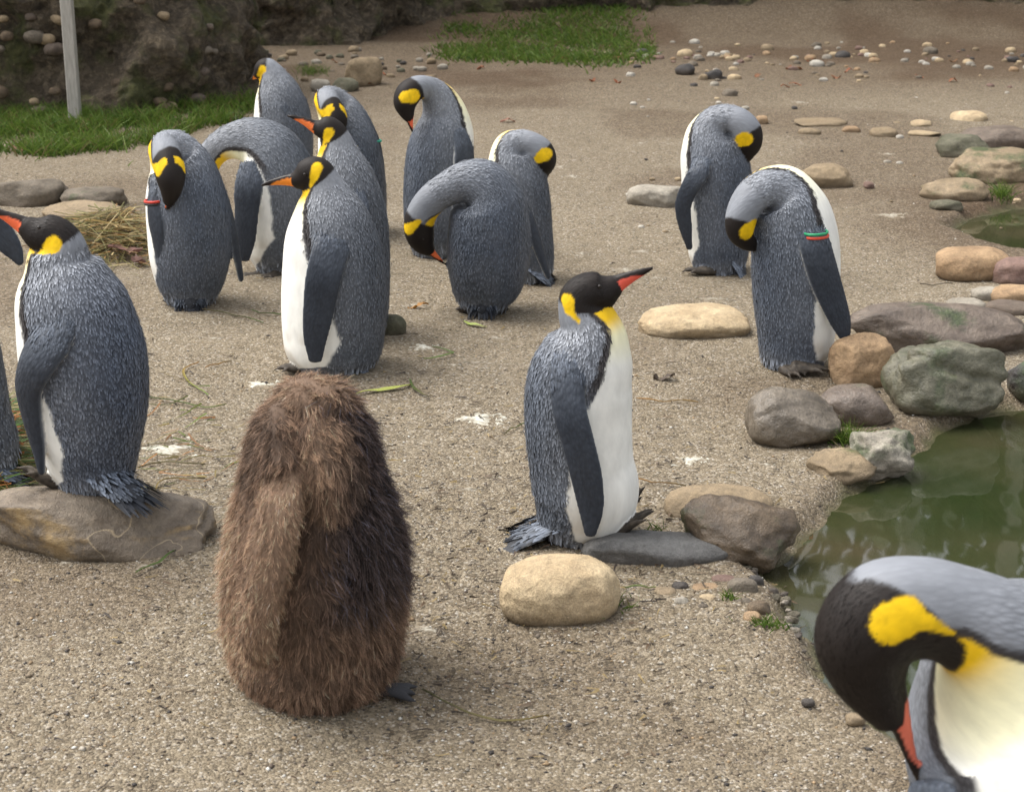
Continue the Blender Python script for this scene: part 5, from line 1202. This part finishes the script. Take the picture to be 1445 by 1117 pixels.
# post by the left bank, more of its fence along the rear bank
def post(label, px, py, h, w=0.075):
    p = on_ground(px, py); b = 0.006; V, Fs = [], []
    prof = [(-0.15, 1), (h - 0.012, 1), (h, 0.86)]
    for z, k in prof:
        for sx, sy in ((-1, -1), (-0.86, -1), (0.86, -1), (1, -0.86), (1, 0.86), (0.86, 1), (-0.86, 1), (-1, 0.86))[0:8]:
            sx = -1 if (sx, sy) == (-1, -1) else sx
            V.append((sx * w / 2 * k, (-0.86 if sx == -1 and sy == -1 else sy) * w / 2 * k, z))
    n = 8
    for j in range(2):
        for i in range(n): Fs.append((j * n + i, j * n + (i + 1) % n, (j + 1) * n + (i + 1) % n, (j + 1) * n + i))
    Fs.append(tuple(range(2 * n, 3 * n)))
    tag(link('fence_post', mesh_np('fence_post', V, Fs, M_POST, False), None, p), label, 'post', 'fence posts along the banks')
t = NT('weathered_post'); nz = t.noise(t.coord('Object', (6, 6, 1)), 12, 5); t.col(t.ramp(nz, [(0.3, (0.25, 0.235, 0.205)), (0.7, (0.37, 0.345, 0.305))])); t.rough(0.8); t.bump(nz, 0.3, 0.004); M_POST = t.m
post('square grey weathered post standing in the grass strip', 107, 176, 1.55)

# trees beyond the banks: seen only as the dark mirror image in the pond and the light they hold back
M_LEAF = blade_material('tree_leaves', 0.55, 0.3, 0.25)
t = NT('bark'); nz = t.noise(t.coord('Object', (5, 5, 1)), 6, 5); t.col(t.ramp(nz, [(0.3, (0.045, 0.033, 0.024)), (0.7, (0.12, 0.09, 0.065))])); t.rough(0.9); t.bump(nz, 0.6, 0.03); M_BARK = t.m
def tree(label, x, y, h, r, seed):
    rg = np.random.default_rng(seed)
    tr = link('tree', None, None, (x, y, 0.3)); tag(tr, label, 'tree', 'trees beyond the banks')
    u = np.linspace(0, 1, 7)
    rows = [np.concatenate([[0.25 * math.sin(3 * q + seed), 0.2 * math.cos(2 * q + seed), h * 0.85 * q - 0.3], [0.18 * (1 - 0.8 * q)] * 2, [1, 0, 0], [q]]) for q in u]
    parts = [loft(rows, 0, 24, 10)]
    for k in range(9):
        a = rg.uniform(0, 6.28); q = rg.uniform(0.25, 0.75); b0 = np.array([0.25 * math.sin(3 * q + seed), 0.2 * math.cos(2 * q + seed), h * 0.85 * q - 0.3]); d = np.array([math.cos(a), math.sin(a), 0.6]) * r * 0.75
        parts.append(loft([np.concatenate([b0 + d * e + np.array([0, 0, 0.3 * e * e]), [0.06 * (1 - 0.8 * e)] * 2, [0, 0.1, 1], [e]]) for e in (0, 0.35, 0.7, 1)], 0, 10, 7))
    V, Fs, off = [], [], 0
    for X, f, A in parts: V.append(X); Fs.append(f + off); off += len(X)
    link('trunk', mesh_np('trunk', np.vstack(V), np.vstack(Fs), M_BARK), tr)
    n = 5500; m = 70
    cl = rg.normal(0, 1, (m, 3)); cl = cl / np.linalg.norm(cl, axis=1)[:, None] * rg.uniform(0.35, 1.0, (m, 1)) * np.array([r, r, h * 0.42]) + np.array([0, 0, h * 0.56])
    P = cl[rg.integers(0, m, n)] + rg.normal(0, 1, (n, 3)) * r * 0.17
    D = unit(rg.normal(0, 1, (n, 3)) + [0, 0, -0.4]); N = unit(rg.normal(0, 1, (n, 3)) + [0, 0, 0.8])
    c = np.array([0.035, 0.065, 0.018]) * rg.uniform(0.6, 1.7, (n, 1)) * np.array([1, 1, 1])
    Vv, Fq, Cc = ribbons(P, D, N, rg.uniform(0.16, 0.28, n), rg.uniform(0.10, 0.17, n), None, 2, 0.2, c, c, 0.6)
    link('crown', mesh_np('crown', Vv, Fq, M_LEAF, True, {'Col': ('FLOAT_COLOR', Cc)}), tr)
for i, (x, y, h, r, l) in enumerate([(-9, 16.5, 7.5, 2.6, 'broad leafy tree behind the mossy earth bank'), (-4.2, 20.5, 8.5, 2.7, 'tall leafy tree left behind the stony rear bank'), (0.6, 21.5, 9.0, 2.8, 'tallest leafy tree behind the stony rear bank'),
                                     (5.2, 20.5, 8.0, 2.7, 'leafy tree behind the right stretch of rear bank'), (9.6, 18.5, 7.5, 2.6, 'leafy tree past the end of rear bank'), (12.5, 13.5, 7.0, 2.5, 'leafy tree beyond the far side of the pond'), (2.9, 24.5, 9.0, 2.8, 'leafy tree in the second row behind rear bank'), (7.6, 24.0, 9.0, 2.8, 'leafy tree in the second row past the pond')]):
    tree(l, x, y, h, r, 600 + i)

# stones showing in the face of the left bank and rubble at its far end
rs = np.random.default_rng(71)
for i in range(46):
    px, pz = rs.uniform(-20, 345), rs.uniform(0.02, 0.95); w = rs.uniform(0.025, 0.075)
    py = np.interp(px, [-60, 110, 230, 310, 356], [166, 162, 158, 148, 128])
    p = on_ground(px, py); V, Fc = rock_shape(2, 900 + i, 0.2, 3, 0.1)
    V = V * np.array([w, w * 0.8, w * 0.65]); p[1] += 0.25 * pz / 1.7 - 0.06; p[2] = pz
    tag(link('bank_stone', mesh_np('bank_stone', V, Fc, RMat(['tan', 'grey', 'brown', 'purple'][i % 4], dirt=0.0)), None, p), 'small %s stone embedded in the face of the mossy earth bank' % CW[['tan', 'grey', 'brown', 'purple'][i % 4]], 'stone', 'stones in the mossy bank')
for i in range(40):
    px, py = rs.uniform(362, 625), rs.uniform(70, 112); w = rs.uniform(6, 17); kk = str(rs.choice(['grey', 'tan', 'brown', 'dark', 'pale', 'green']))
    rock('small %s rubble stone on the dark ground near the olive boulder' % CW[kk], (px - w / 2, py - w * 0.33, px + w / 2, py + w * 0.33), RMat(kk, dirt=0.3), 980 + i, sink=0.45, sub=2, cuts=3, name='rubble_stone', cat='stone', group='rubble by the olive boulder')

# pale timber frame of the enclosure standing before the rear bank (its mirror image crosses the pond)
def enclosure_frame():
    root = link('enclosure_frame', None, None, (4.75, 18.9, 0.0)); tag(root, 'tall pale timber frame standing before the rear bank', 'frame')
    t = NT('pale_timber'); nz = t.noise(t.coord('Object', (5, 5, 1)), 9, 5); t.col(t.ramp(nz, [(0.3, (0.40, 0.38, 0.34)), (0.7, (0.58, 0.56, 0.51))])); t.rough(0.7)
    def beam(name, x0, z0, x1, z1, w):
        d = unit(np.array([x1 - x0, 0, z1 - z0])); s = np.array([d[2], 0, -d[0]]) * w; y = np.array([0, w, 0]); a, b = np.array([x0, 0, z0]), np.array([x1, 0, z1])
        V = [p + s * i + y * j for p in (a, b) for i, j in ((-1, -1), (1, -1), (1, 1), (-1, 1))]
        link(name, mesh_np(name, V, [(0, 1, 2, 3), (7, 6, 5, 4), (0, 4, 5, 1), (1, 5, 6, 2), (2, 6, 7, 3), (3, 7, 4, 0)], t.m, False), root)
    for x in (-2.4, -0.35, 0.75, 2.8): beam('frame_post', x, 1.5, x, 6.4, 0.085)
    beam('frame_rail', -2.47, 6.48, 2.87, 6.48, 0.09); beam('frame_rail', -2.32, 4.1, 2.72, 4.1, 0.05)
enclosure_frame()
